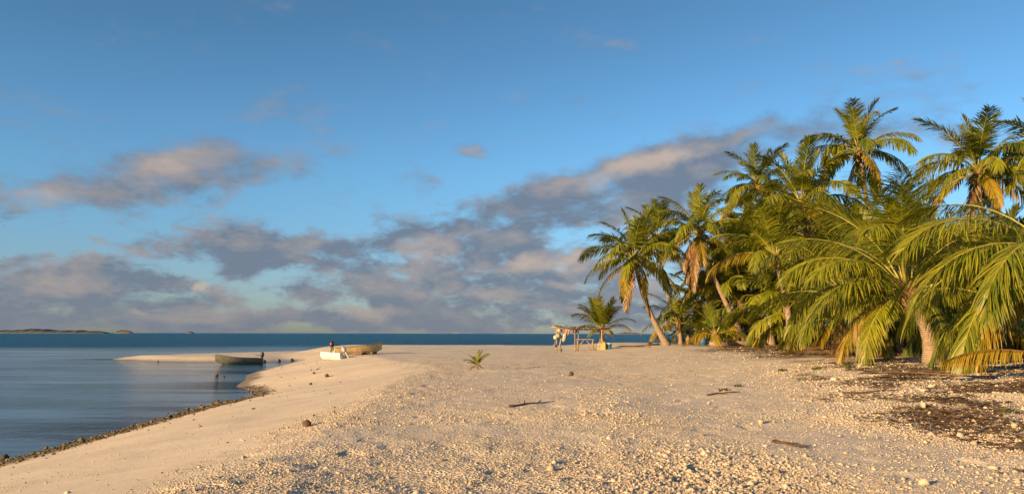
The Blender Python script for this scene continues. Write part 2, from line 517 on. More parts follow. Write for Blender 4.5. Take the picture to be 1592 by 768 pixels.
# ------------------------------------------------------------------ setting: ground and sea
def build_ground():
    azs = np.concatenate([np.linspace(-180, -52, 50)[:-1], np.linspace(-52, -40, 16)[:-1], np.linspace(-40, 40, 560), np.linspace(40, 52, 16)[1:], np.linspace(52, 180, 50)[1:-1]])
    rs = np.concatenate([[0.4, 1.2, 2.4, 3.6], np.geomspace(4.6, 34, 330), np.geomspace(34.4, 150, 150), np.geomspace(156, 400, 16)])
    A, RR = np.meshgrid(np.radians(azs), rs)
    x, y = RR * np.sin(A), RR * np.cos(A)
    z = height(x, y)
    n, m = A.shape
    idx = np.arange(n * m).reshape(n, m)
    q = np.stack([idx[:-1, :], np.roll(idx, -1, 1)[:-1, :], np.roll(idx, -1, 1)[1:, :], idx[1:, :]], -1).reshape(-1, 4)
    me = mesh_np('sand_ground', np.stack([x, y, z], -1).reshape(-1, 3), q, [M_SAND], True)
    d = shore_dist(x, y)
    def attr(nm, val):
        a = me.attributes.new(nm, 'FLOAT', 'POINT')
        a.data.foreach_set('value', np.ascontiguousarray(val, np.float32).ravel())
    attr('rubble', rubble(x, y))
    wd = fbm(x * .8, y * .8, 71, 3)
    attr('wet', sstep(d + wd * 1.0, 1.15, .55) * np.where((y > 62), .45, 1))
    lit = sstep(x - .2 * y + fbm(x * .3, y * .3, 83, 3) * 3.4, 3.9, 5.6) * sstep(fbm(x * .8, y * 1.1, 37, 4), -.14, .06)
    lit = lit * np.clip(1.1 - np.exp(-((y - 30.5 - .10 * (x - 4)) / 1.5) ** 2), 0, 1) * sstep(y, 8, 11)
    forest = sstep(x - 9.5 - .14 * np.maximum(y - 35, 0) + fbm(x * .3, y * .3, 87, 3) * 4, 0, 3) * sstep(y, 32, 36)
    attr('litter', np.maximum(lit * .95, forest))
    o = link('sand_ground', me)
    tag(o, kind='structure')
    return o
GROUND = build_ground()

def build_sea():
    xs = np.concatenate([-np.geomspace(40000, 60, 40), np.linspace(-58, -30, 57), np.linspace(-29.7, -8, 110), np.linspace(-4, 60, 18), np.geomspace(80, 40000, 34)])
    ys = np.concatenate([-np.geomspace(40000, 10, 20), np.linspace(-8, 60, 140), np.linspace(60.6, 125, 110), np.geomspace(128, 40000, 60)])
    X, Y = np.meshgrid(xs, ys)
    d = -shore_dist(X, Y)
    dep = np.interp(-d, PROF_D, PROF_Z) * -1
    dep = np.where(d > 60, 3.5 + (d - 60) * .05, dep)
    # the lagoon inside the spit stays shallow; open water lies beyond it
    lagoon = sstep(Y, 135 - .55 * (X + 45), 95 - .4 * (X + 45)) * sstep(X, 0, -12) 
    dep = dep * (1 - lagoon) + np.minimum(dep, .95) * lagoon
    n, m = X.shape
    idx = np.arange(n * m).reshape(n, m)
    q = np.stack([idx[:-1, :-1], idx[:-1, 1:], idx[1:, 1:], idx[1:, :-1]], -1).reshape(-1, 4)
    me = mesh_np('sea', np.stack([X, Y, X * 0], -1).reshape(-1, 3), q, [M_WATER], True)
    a = me.attributes.new('depth', 'FLOAT', 'POINT')
    a.data.foreach_set('value', np.ascontiguousarray(dep, np.float32).ravel())
    return tag(link('sea', me), kind='structure')
build_sea()

# ------------------------------------------------------------------ palms
def frond_mesh(name, a0, a1, L, n, width, droop, seed, rib_sides=5, leaf_len=1.12, ragged=.0):
    """leaflets and midrib of one frond growing along +X, its weight already bending it"""
    rg = random.Random(seed)
    S = 18
    pts = [Vector((0, 0, 0))]
    side = rg.uniform(-.35, .35)
    for i in range(S):
        s = (i + .5) / S
        e = R(a0 + (a1 - a0) * s ** 1.25)
        yaw = side * s * s
        pts.append(pts[-1] + Vector((math.cos(e) * math.cos(yaw), math.cos(e) * math.sin(yaw), math.sin(e))) * (L / S))
    def P_(s):
        f = min(max(s, 0), .9999) * S; i = int(f); return pts[i].lerp(pts[i + 1], f - i)
    def T_(s):
        f = min(max(s, 0), .9999) * S; i = int(f); return (pts[i + 1] - pts[i]).normalized()
    V = []; Fc = []
    roll = rg.uniform(-.5, .5)
    for sd in (-1, 1):
        for k in range(n):
            q = (k + rg.uniform(-.3, .3)) / n
            s = .20 + .80 * max(0, min(1, q))
            if rg.random() < ragged:
                continue
            t = T_(s); lat = t.cross(Vector((0, 0, 1)))
            if lat.length < .1:
                lat = Vector((0, 1, 0))
            lat.normalize(); nrm = lat.cross(t).normalized()
            c, sn = math.cos(roll), math.sin(roll)
            lat, nrm = lat * c + nrm * sn, nrm * c - lat * sn
            env = (math.sin(math.pi * (.12 + .84 * q)) ** .7)
            ln = leaf_len * (.55 if rg.random() < .07 else 1.0) * (.42 + .64 * env) * rg.uniform(.86, 1.1) * (L / 4.6)
            if q > .9:
                ln *= .8
            fa = R(60 - 36 * q + rg.uniform(-11, 11))
            d = (lat * (sd * math.sin(fa)) + t * math.cos(fa) + nrm * rg.uniform(.05, .32)).normalized()
            p = P_(s)
            wv = (t - d * t.dot(d)).normalized()
            w0 = width * rg.uniform(.8, 1.15)
            b = len(V)
            dr = droop * rg.uniform(.75, 1.3)
            prof = ((0, .55), (.33, 1.0), (.70, .75), (1.0, .04))
            pp = p.copy(); prev = 0
            for j, (u, ww) in enumerate(prof):
                pp = pp + d * (ln * (u - prev)); prev = u
                V.append(tuple(pp - wv * (w0 * ww * .5))); V.append(tuple(pp + wv * (w0 * ww * .5)))
                d = (d + Vector((rg.uniform(-.09, .09), rg.uniform(-.09, .09), -dr))).normalized()
            for j in range(3):
                Fc.append([b + 2 * j, b + 2 * j + 1, b + 2 * j + 3, b + 2 * j + 2])
    leaf = (V, Fc)
    mb = MB()
    rad = [max(.006, .045 * (1 - i / S) ** .9 * (L / 4.6) * (1.5 if i == 0 else 1)) for i in range(S + 1)]
    mb.tube(pts[::2], rad[::2], rib_sides)
    return leaf, (mb.v, mb.f)

CLASSES = [(85, 50, .14), (72, 14, .24), (58, -22, .36), (43, -46, .46), (27, -60, .55), (10, -70, .60), (-12, -80, .62), (-42, -86, .62), (-68, -89, .6)]
PROTO = {}

def frond_proto(cls, var, lod):
    key = (cls, var, lod)
    if key not in PROTO:
        a0, a1, dr = CLASSES[cls]
        rg = random.Random(hash(key) & 0xffff if False else cls * 100 + var * 10 + lod)
        n, wd = {0: (112, .040), 1: (80, .072), 2: (54, .12)}[lod]
        leaf, rib = frond_mesh('frond', a0 + rg.uniform(-4, 4), a1 + rg.uniform(-10, 10), 4.6, n, wd, dr * rg.uniform(.7, 1.2) * (.85 if lod == 0 else .9), cls * 991 + var * 37 + lod,
                               ragged=.09 if cls < 7 else .15, rib_sides=5 if lod == 0 else 4)
        b = len(leaf[0])
        if lod == 0:
            me = mesh_np('frond', leaf[0], leaf[1], [M_LEAF])
            mr = mesh_np('midrib', rib[0], rib[1], [M_RIB], True)
            PROTO[key] = (me, mr)
        else:
            me = mesh_np('frond', leaf[0] + rib[0], leaf[1] + [[i + b for i in f] for f in rib[1]], [M_LEAF, M_RIB], False,
                         [0] * len(leaf[1]) + [1] * len(rib[1]))
            PROTO[key] = (me, None)
        tp = np.zeros(len(me.vertices), np.float32)
        tp[:b] = np.tile([0, 0, .33, .33, .7, .7, 1, 1], b // 8)
        me.attributes.new('tip', 'FLOAT', 'POINT').data.foreach_set('value', tp)
    return PROTO[key]

def add_frond(palm, loc, azim, cls, var, lod, scale, age, tilt=0.0):
    me, mr = frond_proto(cls, var, lod)
    o = link('frond', me, palm, loc, (tilt, 0, azim), (scale, scale, scale))
    m = {'green': M_LEAF, 'deep': M_LEAF_DK, 'yellow': M_LEAF_YL, 'dead': M_LEAF_BR}[age]
    if m is not M_LEAF:
        o.material_slots[0].link = 'OBJECT'; o.material_slots[0].material = m
    if age == 'dead' and lod:
        o.material_slots[1].link = 'OBJECT'; o.material_slots[1].material = M_RIB_BR
    if mr is not None:
        r = link('midrib', mr, o)
        if age == 'dead':
            r.material_slots[0].link = 'OBJECT'; r.material_slots[0].material = M_RIB_BR
    return o

NUT = None

def palm(label, base, crown, flen=4.6, n=24, seed=0, lod=1, r0=.26, r1=.12, bow=.5, dead=2, yellow=3, hue='green', nuts=6, low=6, fronds=None, group='coconut palms along the beach',
         name='coconut_palm', cat='palm tree', bend=None, dead_az=None):
    """base: ground point, crown: where the fronds spring; low = the lowest frond class of the living fronds"""
    rg = random.Random(seed)
    base = Vector(base); crown = Vector(crown)
    root = empty(name, base)
    tag(root, label, cat, group)
    H = crown - base
    # trunk: bowed, swollen foot, ring scars
    h = max(H.length, .3)
    steps = max(6, min(60, int(h / .22)))
    hor = Vector((H.x, H.y, 0))
    mb = MB(); pts = []; rad = []
    for i in range(steps + 1):
        s = i / steps
        sag = math.sin(math.pi * s) * bow
        off = (hor.normalized() if hor.length > .05 else Vector((1, 0, 0))) * sag * (.12 * h)
        p = H * s - Vector((off.x, off.y, 0)) * .5
        if bend is not None:
            p += Vector(bend) * math.sin(math.pi * s)
        if i == 0:
            p = p - Vector((0, 0, .25))
        pts.append(p)
        r = r1 + (r0 - r1) * (1 - s) ** 1.2 + r0 * .55 * math.exp(-s * h / .45)
        rad.append(r * (1.0 + (.02 if i % 2 else -.015)))
    mb.tube(pts, rad, 12, wob=.03, rng=rg)
    mb.build('trunk', M_TRUNK, root, True)
    # heart: leaf bases and fibre
    mb = MB()
    sc_ = flen / 4.6
    mb.lathe([(r1 * 1.0, -.55 * sc_), (r1 * 1.9, -.25 * sc_), (r1 * 2.1, .05 * sc_), (r1 * 1.5, .4 * sc_), (r1 * .5, .8 * sc_)], H, 10)
    mb.build('fibre_sheath', M_FIBRE, root, True)
    k = rg.uniform(0, 6.28)
    top = H + Vector((0, 0, .1 * sc_))
    if fronds is None:
        fronds = []
        for i in range(n):
            q = i / max(1, n - 1)
            cls = min(low, int(q ** .85 * (low + .99)))
            azim = k + i * 2.399963 + rg.uniform(-.25, .25)
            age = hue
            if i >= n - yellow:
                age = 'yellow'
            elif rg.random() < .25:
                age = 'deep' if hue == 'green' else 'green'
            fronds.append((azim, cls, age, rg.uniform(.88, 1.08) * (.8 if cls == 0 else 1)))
        for i in range(dead):
            fronds.append((k + i * 2.4 + rg.uniform(-.5, .5) if dead_az is None else dead_az + rg.uniform(-1.5, 1.5), rg.choice((7, 8, 8)), 'dead', rg.uniform(.7, .95)))
    for (azim, cls, age, fs) in fronds:
        rr = r1 * .8
        down = .35 * sc_ * cls / 8
        loc = top + Vector((math.cos(azim) * rr, math.sin(azim) * rr, .25 * sc_ - down))
        add_frond(root, loc, azim, cls, rg.randrange(4), lod, sc_ * fs, age, rg.uniform(-.14, .14))
    for i in range(nuts):
        a = k + i * 2.4
        mb = MB()
        if i == 0:
            nm = MB(); nm.lathe([(.02, -.16), (.085, -.12), (.115, -.02), (.10, .08), (.05, .14), (.015, .155)], (0, 0, 0), 9)
            nut_me = nm.mesh('coconut', M_NUT, True)
        rr = r1 + .17 + rg.uniform(0, .14)
        link('coconut', nut_me, root, H + Vector((math.cos(a) * rr, math.sin(a) * rr, -.12 - rg.uniform(0, .38))), (rg.uniform(-.4, .4), rg.uniform(-.4, .4), a))
    if nuts:
        for i in range(3):
            a = k + 1 + i * 2.1
            d = Vector((math.cos(a), math.sin(a), 0))
            mb = MB()
            mb.tube([H + d * r1 + Vector((0, 0, .1)), H + d * .5 + Vector((0, 0, .25)), H + d * .85 + Vector((0, 0, .0)), H + d * 1.0 + Vector((0, 0, -.45))], [.035, .03, .025, .01], 5)
            for j in range(9):
                e = Vector((rg.uniform(-.25, .25), rg.uniform(-.25, .25), -rg.uniform(.25, .5)))
                s0 = H + d * rg.uniform(.5, .9) + Vector((0, 0, .15))
                mb.tube([s0, s0 + e * .5 + d * .1, s0 + e + d * .12], [.016, .013, .006], 4)
            mb.build('flower_stalk', M_SPADIX, root)
    return root

def palm_px(label, base_px, crown_px, Y, Yc=None, **kw):
    b = at(base_px[0], base_px[1], Y)
    b.z = hz_at(b.x, b.y)
    c = at(crown_px[0], crown_px[1], Yc or Y)
    return palm(label, b, c, **kw)

PI = math.pi
G_, D_, Y_, B_ = 'green', 'deep', 'yellow', 'dead'
P9F = [(PI - .1, 3, G_, 1), (PI + .15, 5, G_, 1), (PI + .45, 4, G_, 1), (2.75, 2, G_, 1), (-2.0, 1, G_, 1.1), (-2.5, 1, G_, 1.1), (-2.3, 2, G_, 1.05), (2.6, 1, G_, 1.05), (-1.2, 2, G_, 1), (-.5, 4, G_, 1), (-.15, 3, D_, 1), (.25, 2, D_, .95),
       (1.2, 3, D_, 1), (1.8, 2, D_, 1), (2.3, 4, D_, 1), (-1.6, 6, G_, .8), (-2.6, 6, G_, .85), (-.85, 5, G_, .95), (.6, 5, D_, 1), (2.0, 0, G_, .8), (-1, 0, G_, .8), (-2.9, 6, Y_, .8), (-1.45, 3, G_, 1), (-2.75, 3, G_, .95), (-.3, 5, G_, .95), (.1, 1, G_, .95)]
P15F = [(i * 2.4 + .3, (0, 0, 1, 1, 1, 2)[i % 6], D_ if i % 3 else G_, .9 + .05 * (i % 3)) for i in range(22)] + [(PI - .1, 3, G_, .75), (.05, 3, Y_, .85), (-1.2, 4, Y_, .7), (-2.2, 4, G_, .7)]
P10F = [(PI, 3, G_, 1.05), (PI + .22, 4, G_, 1.05), (PI + .5, 5, G_, 1), (PI - .2, 5, G_, 1), (PI + .1, 6, G_, 1), (PI + .65, 4, G_, 1), (PI - .45, 4, D_, 1), (2.2, 2, D_, 1), (-1.6, 4, G_, 1), (-1.95, 6, G_, .9), (-1.2, 2, G_, 1),
        (1.3, 1, G_, .9), (.5, 3, G_, 1), (-.3, 4, G_, 1), (PI + .35, 6, Y_, .95), (PI + .75, 6, Y_, 1.0), (PI + .9, 4, G_, 1), (-2.2, 5, G_, 1), (2.6, 5, D_, 1), (PI - .6, 6, D_, 1), (.3, 0, G_, .8)]
palm_px('leftmost tall palm with arching trunk and dry fronds hanging, right of the shelter', (1037, 537), (986, 408), 62, flen=4.9, n=27, seed=3, r0=.27, bow=-.75, dead=3, yellow=4, low=6)
palm_px('slender palm with dark leaning trunk between the two tall palms by the shelter', (1062, 535), (1020, 372), 70, flen=4.4, n=24, seed=8, hue='deep', dead=1, yellow=1, low=6, r0=.24, bow=-.4)
palm_px('tall palm with thick skirt of brown dead fronds', (1163, 536), (1087, 366), 60, flen=4.7, n=28, seed=5, dead=8, yellow=7, low=6, bow=-.5, dead_az=-2.0)
palm_px('dark-crowned palm rising behind the palm with the brown skirt', (1200, 540), (1178, 292), 68, flen=4.6, n=26, seed=12, hue='deep', low=6)
palm_px('broad palm crown with yellow flower stalks left of the tallest palm', (1262, 545), (1246, 322), 48, flen=4.9, n=24, seed=21, low=6, dead=3, nuts=8)
palm_px('tallest palm, its open crown standing highest against the sky', (1400, 545), (1336, 240), 52, flen=4.6, n=22, seed=34, low=6, bow=-.3, dead=1, nuts=8)
palm_px('dark palm with spiky top half hidden behind the tallest palm', (1412, 545), (1408, 328), 64, flen=3.3, n=17, seed=41, hue='deep', low=6)
palm_px('tall palm with full crown and pale trunk near the right edge', (1560, 550), (1520, 272), 43, flen=4.3, n=27, seed=52, low=6, dead=2, yellow=5, nuts=6, bow=-.3)
palm_px('tall palm cut off by the right edge of the picture', (1670, 560), (1645, 255), 40, flen=4.4, n=26, seed=61, low=6)
palm_px('small palm standing behind the thatched shelter', (936, 541), (936, 518), 76, flen=3.7, fronds=P15F, seed=71, dead=1, yellow=3, hue='deep', nuts=0, r0=.2)
palm_px('large low palm with short leaning bare trunk at the forest edge', (1449, 553), (1412, 462), 27, flen=4.9, fronds=P9F, seed=83, lod=0, bend=(.25, 0, 0), nuts=0, dead=1, yellow=3, r0=.25, r1=.2, bow=-.2)
palm_px('big low palm at the right edge with fronds drooping to the stones', (1668, 575), (1655, 415), 21, flen=4.9, fronds=P10F, seed=97, lod=0, nuts=0, dead=1, yellow=4, r1=.2)
palm_px('low spreading palm left of the short leaning trunk', (1345, 548), (1318, 470), 33, flen=4.4, n=20, seed=103, lod=0, low=6, nuts=0, dead=2, yellow=3, r1=.2)
palm_px('mid-height palm arching over the two leaning pale trunks', (1232, 545), (1206, 405), 46, flen=4.5, n=22, seed=111, low=4, nuts=4, dead=0, yellow=1)
palm_px('young yellowish palm at the foot of the two pale trunks', (1113, 536), (1112, 522), 56, flen=3.0, n=12, seed=127, low=5, nuts=0, dead=1, yellow=4, r0=.15)
palm_px('low palm just behind the leftmost leaning trunk', (1058, 536), (1055, 505), 68, flen=3.9, n=16, seed=131, low=5, nuts=0, dead=1, yellow=3, r0=.18)
palm_px('palm with dull crown hanging over the young yellowish palm', (1180, 537), (1128, 452), 61, flen=4.2, n=18, seed=139, low=4, nuts=0, dead=1, yellow=1, bow=-.3)

# palms of the wood behind
FILL = [(1085, 475, 72), (1130, 420, 75), (1165, 375, 72), (1200, 470, 58), (1215, 370, 62), (1265, 420, 55), (1290, 385, 62), (1300, 420, 46), (1342, 390, 60), (1360, 425, 42), (1385, 410, 50),
        (1440, 432, 50), (1480, 460, 40), (1470, 440, 60), (1500, 480, 34), (1540, 430, 50), (1560, 450, 36), (1595, 440, 42), (1240, 490, 48), (1560, 420, 60), (1620, 410, 52), (1690, 430, 40), (1700, 460, 30),
        (1155, 490, 62), (1300, 500, 42), (1400, 480, 40), (1530, 495, 44), (1610, 485, 38), (1150, 395, 66), (1118, 440, 72), (1255, 370, 56), (1180, 430, 64)]
GROVE = ['low shaded palm behind the foot of the brown-skirted palm', 'shaded palm crown right of the brown-skirted palm', 'dark crown below the dark-crowned palm, left part of the grove', 'low shaded palm under the broad crown with flower stalks',
         'shaded crown between the dark-crowned palm and the broad crown', 'shaded crown below the broad crown with flower stalks', 'shaded crown left of the tallest palm trunk', 'shaded palm right of the mid-height arching palm',
         'shaded crown directly below the tallest palm', 'shaded crown above the low spreading palm', 'shaded crown right of the tallest palm trunk', 'shaded crown above the large low palm with the bare trunk',
         'shaded crown right of the large low palm', 'far dark crown left of the full-crowned tall palm', 'low shaded palm right of the short leaning trunk', 'shaded crown just below the full-crowned tall palm', 'shaded palm behind the big low palm at the right edge',
         'shaded crown at the right edge below the cut-off tall palm', 'low shaded palm between mid-height palm and low spreading palm', 'far crown below the full-crowned tall palm', 'far shaded crown cut by the right edge', 'shaded palm past the right edge, only frond tips showing', 'low palm past the right edge, only frond tips showing',
         'low shaded palm behind the two leaning pale trunks', 'low palm in deep shade left of the low spreading palm', 'low palm in deep shade behind the bare leaning trunk', 'low palm in deep shade right of the bare leaning trunk', 'low palm in deep shade behind the right edge fronds', 'shaded crown between the brown-skirted palm and the dark-crowned palm', 'shaded crown behind the two leaning pale trunks, right of the brown skirt', 'shaded crown directly under the broad crown with flower stalks', 'shaded crown behind the mid-height arching palm']
for i, (px, py, Y) in enumerate(FILL):
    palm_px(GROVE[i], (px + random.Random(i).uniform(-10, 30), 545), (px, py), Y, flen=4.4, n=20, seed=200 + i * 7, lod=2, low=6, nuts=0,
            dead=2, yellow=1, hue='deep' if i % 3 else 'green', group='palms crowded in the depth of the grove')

# low growth filling the floor of the wood
def undergrowth():
    rg = np.random.default_rng(4)
    N = 26000
    x = rg.uniform(12, 75, N); y = rg.uniform(40, 88, N)
    keep = (x > 12 + (y - 40) * .12 + 5 * (y < 50)) & (y > 47) & ((y > 68) | (x > 24))
    x, y = x[keep], y[keep]
    hh = .4 + 2.6 * np.clip(fbm(x * .4, y * .4, 91, 3) + .55, 0, 1)
    z0 = height(x, y)
    z = z0 + rg.uniform(0, 1, len(x)) ** .8 * hh
    n = len(x)
    ln = rg.uniform(.25, .7, n); wd = ln * .28
    a = rg.uniform(0, 6.283, n); e = rg.uniform(-.9, .6, n)
    d = np.stack([np.cos(a) * np.cos(e), np.sin(a) * np.cos(e), np.sin(e)], -1)
    s = np.stack([-np.sin(a), np.cos(a), rg.uniform(-.4, .4, n)], -1)
    c = np.stack([x, y, z], -1)
    v = np.stack([c, c + d * (ln * .5)[:, None] + s * wd[:, None], c + d * ln[:, None], c + d * (ln * .5)[:, None] - s * wd[:, None]], 1)
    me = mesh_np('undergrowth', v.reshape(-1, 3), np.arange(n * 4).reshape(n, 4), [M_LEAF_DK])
    tag(link('undergrowth', me), 'dark low undergrowth on the floor of the palm grove', 'undergrowth', kind='stuff')
undergrowth()

# ------------------------------------------------------------------ coral rubble
def stones_mesh(name, pos, rad, rng, material, base='octa', flat=(.55, .95)):
    if base == 'octa':
        bv = np.array([(1, 0, 0), (-1, 0, 0), (0, 1, 0), (0, -1, 0), (0, 0, 1), (0, 0, -1)], float)
        bf = np.array([(0, 2, 4), (2, 1, 4), (1, 3, 4), (3, 0, 4), (2, 0, 5), (1, 2, 5), (3, 1, 5), (0, 3, 5)])
    else:
        p = (1 + 5 ** .5) / 2
        bv = np.array([(-1, p, 0), (1, p, 0), (-1, -p, 0), (1, -p, 0), (0, -1, p), (0, 1, p), (0, -1, -p), (0, 1, -p), (p, 0, -1), (p, 0, 1), (-p, 0, -1), (-p, 0, 1)], float) / math.hypot(1, p)
        bf = np.array([(0, 11, 5), (0, 5, 1), (0, 1, 7), (0, 7, 10), (0, 10, 11), (1, 5, 9), (5, 11, 4), (11, 10, 2), (10, 7, 6), (7, 1, 8), (3, 9, 4), (3, 4, 2), (3, 2, 6), (3, 6, 8), (3, 8, 9), (4, 9, 5), (2, 4, 11), (6, 2, 10), (8, 6, 7), (9, 8, 1)])
    n, k = len(pos), len(bv)
    v = bv[None] * rng.uniform(.68, 1.25, (n, k, 1)) + rng.uniform(-.15, .15, (n, k, 3))
    a, b, c = (rng.uniform(0, 6.283, n) for _ in range(3))
    v *= np.stack([rng.uniform(.8, 1.45, n), rng.uniform(.65, 1.0, n), rng.uniform(*flat, n)], -1)[:, None, :]
    # tilt a little, turn freely
    t = (b - 3.14) * .18
    ct, st = np.cos(t)[:, None], np.sin(t)[:, None]
    y, z = v[..., 1] * ct - v[..., 2] * st, v[..., 1] * st + v[..., 2] * ct
    ca, sa = np.cos(a)[:, None], np.sin(a)[:, None]
    x, y = v[..., 0] * ca - y * sa, v[..., 0] * sa + y * ca
    v = np.stack([x, y, z], -1) * rad[:, None, None] + pos[:, None, :]
    f = bf[None] + (np.arange(n) * k)[:, None, None]
    return mesh_np(name, v.reshape(-1, 3), f.reshape(-1, 3), [material])

def scatter(N, r0, r1, az0, az1, rng, power=0.0):
    u = rng.uniform(0, 1, N)
    r = r0 * (r1 / r0) ** u if power == 0 else (r0 ** power + u * (r1 ** power - r0 ** power)) ** (1 / power)
    a = np.radians(rng.uniform(az0, az1, N))
    return r * np.sin(a), r * np.cos(a)

def coarse(x, y):
    """where the rubble lies in coarser heaps"""
    n = fbm(x * .7, y * .7, 101, 3) * 1.2
    a = .75 * np.exp(-((x - 1.9 - .06 * (y - 15)) / .6) ** 2) * np.exp(-((y - 16.5) / 5.0) ** 2)
    b = np.exp(-((x - 2.3 - .25 * (y - 9)) / 1.2) ** 2) * sstep(y, 12, 9.5)
    c = .8 * sstep(x - .2 * y, 1.5, 4.5)
    return np.clip(np.maximum(np.maximum(a, b), c) * (1 + n) + .25 * sstep(n, .1, .5), 0, 1.3)

def litter_field(x, y):
    f = sstep(x - .2 * y + fbm(x * .3, y * .3, 83, 3) * 3.4, 3.9, 5.6) * sstep(fbm(x * .8, y * 1.1, 37, 4), -.10, .10)
    return f * (1 - .9 * np.exp(-((y - 30.5 - .10 * (x - 4)) / 1.5) ** 2))

def build_rubble():
    rng = np.random.default_rng(11)
    xs, ys, rs = [], [], []
    for N, r0, r1, m, s in ((230000, 5.5, 15, .0085, .48), (140000, 13, 32, .0125, .45), (20000, 30, 55, .022, .35)):
        x, y = scatter(N, r0, r1, -40, 40, rng)
        rb = rubble(x, y)
        d = shore_dist(x, y)
        clump = sstep(fbm(x * .9, y * .9, 61, 4), -.16, .22)
        co = coarse(x, y)
        keep = rng.uniform(0, 1, N) < np.clip(rb * (.30 + .55 * clump + .5 * co) + .03 * (d > 1.5), 0, 1) * (1 - .8 * litter_field(x, y))
        x, y = x[keep], y[keep]
        xs.append(x); ys.append(y); rs.append(m * np.exp(rng.normal(0, s, len(x))) * (.72 + .5 * co[keep]))
    x, y, r = map(np.concatenate, (xs, ys, rs))
    pos = np.stack([x, y, height(x, y) + r * .25], -1)
    o = link('coral_pebbles', stones_mesh('coral_pebbles', pos, r, rng, M_STONE))
    tag(o, 'pale broken coral pebbles strewn over the beach crest', 'pebbles', kind='stuff')
    # fist-sized pieces
    xs, ys, rs = [], [], []
    for N, r0, r1, m in ((3200, 6, 22, .021), (2600, 18, 42, .030)):
        x, y = scatter(N, r0, r1, -38, 40, rng)
        keep = rng.uniform(0, 1, N) < rubble(x, y) ** 1.5 * (.06 + .94 * np.clip(coarse(x, y), 0, 1))
        x, y = x[keep], y[keep]
        xs.append(x); ys.append(y); rs.append(m * np.exp(rng.normal(0, .3, len(x))))
    x, y, r = map(np.concatenate, (xs, ys, rs))
    pos = np.stack([x, y, height(x, y) + r * .3], -1)
    o = link('coral_rubble', stones_mesh('coral_rubble', pos, r, rng, M_STONE, 'ico'))
    tag(o, 'fist-sized coral rubble scattered among the pebbles', 'rubble', kind='stuff')
    # the larger stones, one by one, as pieces of the ground
    protos = []
    for k in range(10):
        protos.append(stones_mesh('stone', np.zeros((1, 3)), np.ones(1), rng, M_STONE, 'ico'))
    x, y = scatter(1500, 7.5, 38, -14, 38, rng)
    keep = rng.uniform(0, 1, len(x)) < rubble(x, y) * (.08 + .92 * np.clip(coarse(x, y), 0, 1))
    x, y = x[keep][:95], y[keep][:95]
    z = height(x, y)
    for i in range(len(x)):
        r = .026 + .040 * rng.random() ** 3 + .0006 * y[i]
        link('stone', protos[i % 10], GROUND, (x[i], y[i], z[i] + r * .25), (rng.uniform(-.3, .3), rng.uniform(-.3, .3), rng.uniform(0, 6.28)), (r, r, r))
    return protos
STONES = build_rubble()

def shore_rocks():
    rng = np.random.default_rng(17)
    N = 190000
    x = rng.uniform(-19, -9.5, N); y = rng.uniform(4, 52, N)
    d = shore_dist(x, y)
    n = fbm(x * .8, y * .8, 71, 3)
    core = np.exp(-((d - .35 + n * .9) / .50) ** 2) * (1 - .75 * sstep(y, 31, 36)) * (y < 42) * (.35 + .65 * sstep(fbm(x * .5, y * .35, 77, 3), -.25, .1))
    keep = rng.uniform(0, 1, N) < core * .95
    x, y = x[keep], y[keep]
    r = .013 * np.exp(rng.normal(0, .55, len(x))) * (1 + .5 * sstep(y, 20, 34))
    pos = np.stack([x, y, np.maximum(height(x, y), -.05) + r * .3], -1)
    o = link('shore_rocks', stones_mesh('shore_rocks', pos, r, rng, M_ROCK, 'ico'))
    tag(o, 'small weed-brown rocks lining the water edge', 'rocks', kind='stuff')
shore_rocks()

rg = random.Random(9)
rngs = np.random.default_rng(23)
ROCKS = [stones_mesh('shore_rock', np.zeros((1, 3)), np.ones(1), rngs, M_ROCK, 'ico') for _ in range(6)]
COCO = MB(); COCO.lathe([(.02, -.13), (.08, -.10), (.115, -.02), (.105, .06), (.06, .115), (.015, .13)], (0, 0, 0), 10)
COCO_ME = COCO.mesh('fallen_coconut', M_HUSK, True)

def place(name, me, p, r, label, cat, group=None, rot=None, sink=.25):
    o = link(name, me, None, (p.x, p.y, p.z + r * (1 - sink) * .6), rot or (rg.uniform(-.3, .3), rg.uniform(-.3, .3), rg.uniform(0, 6.28)), (r, r, r))
    return tag(o, label, cat, group)

for i, (px, py, r, lab) in enumerate([
        (856, 731, .055, 'lone pale round stone on bare sand in the middle foreground'), (1183, 658, .07, 'pale rounded stone with long shadow right of the centre rubble'),
        (981, 763, .045, 'pale stone at the bottom edge of the picture, right of centre'), (1436, 753, .055, 'bright white stone at the bottom right with a dark shadow'),
        (1494, 680, .065, 'pale block of coral in front of the brown leaf litter'), (1436, 634, .085, 'flat pale stone amid the brown leaf litter'),
        (1545, 730, .055, 'pale coral lump near the bottom right corner'), (1437, 609, .085, 'upright pale stone below the drooping orange frond tip'), (1577, 664, .07, 'knobbly white coral lump at the right edge by the litter')]):
    place('coral_stone', STONES[i], ground_at(px, py), r, lab, 'stone', 'loose stones on the beach')
for i, (px, py, r, lab) in enumerate([
        (477, 663, .62, 'dark coconut husk alone on the smooth sand left of centre'), (888, 584, .8, 'dark coconut husk among pebbles right of the seedling'),
        (508, 586, .95, 'larger dark husk on the smooth sand below the white boat'), (488, 581, .6, 'small dark husk on the sand just below the white boat'), (483, 598, .6, 'dark husk on the sand lowest of the three below the boats')]):
    g = ground_at(px, py)
    tag(link('fallen_coconut', COCO_ME, None, (g.x, g.y, g.z + .08 * r), (1.3, .2, rg.uniform(0, 6)), (r, r, r)), lab, 'coconut', 'fallen coconuts on the sand')
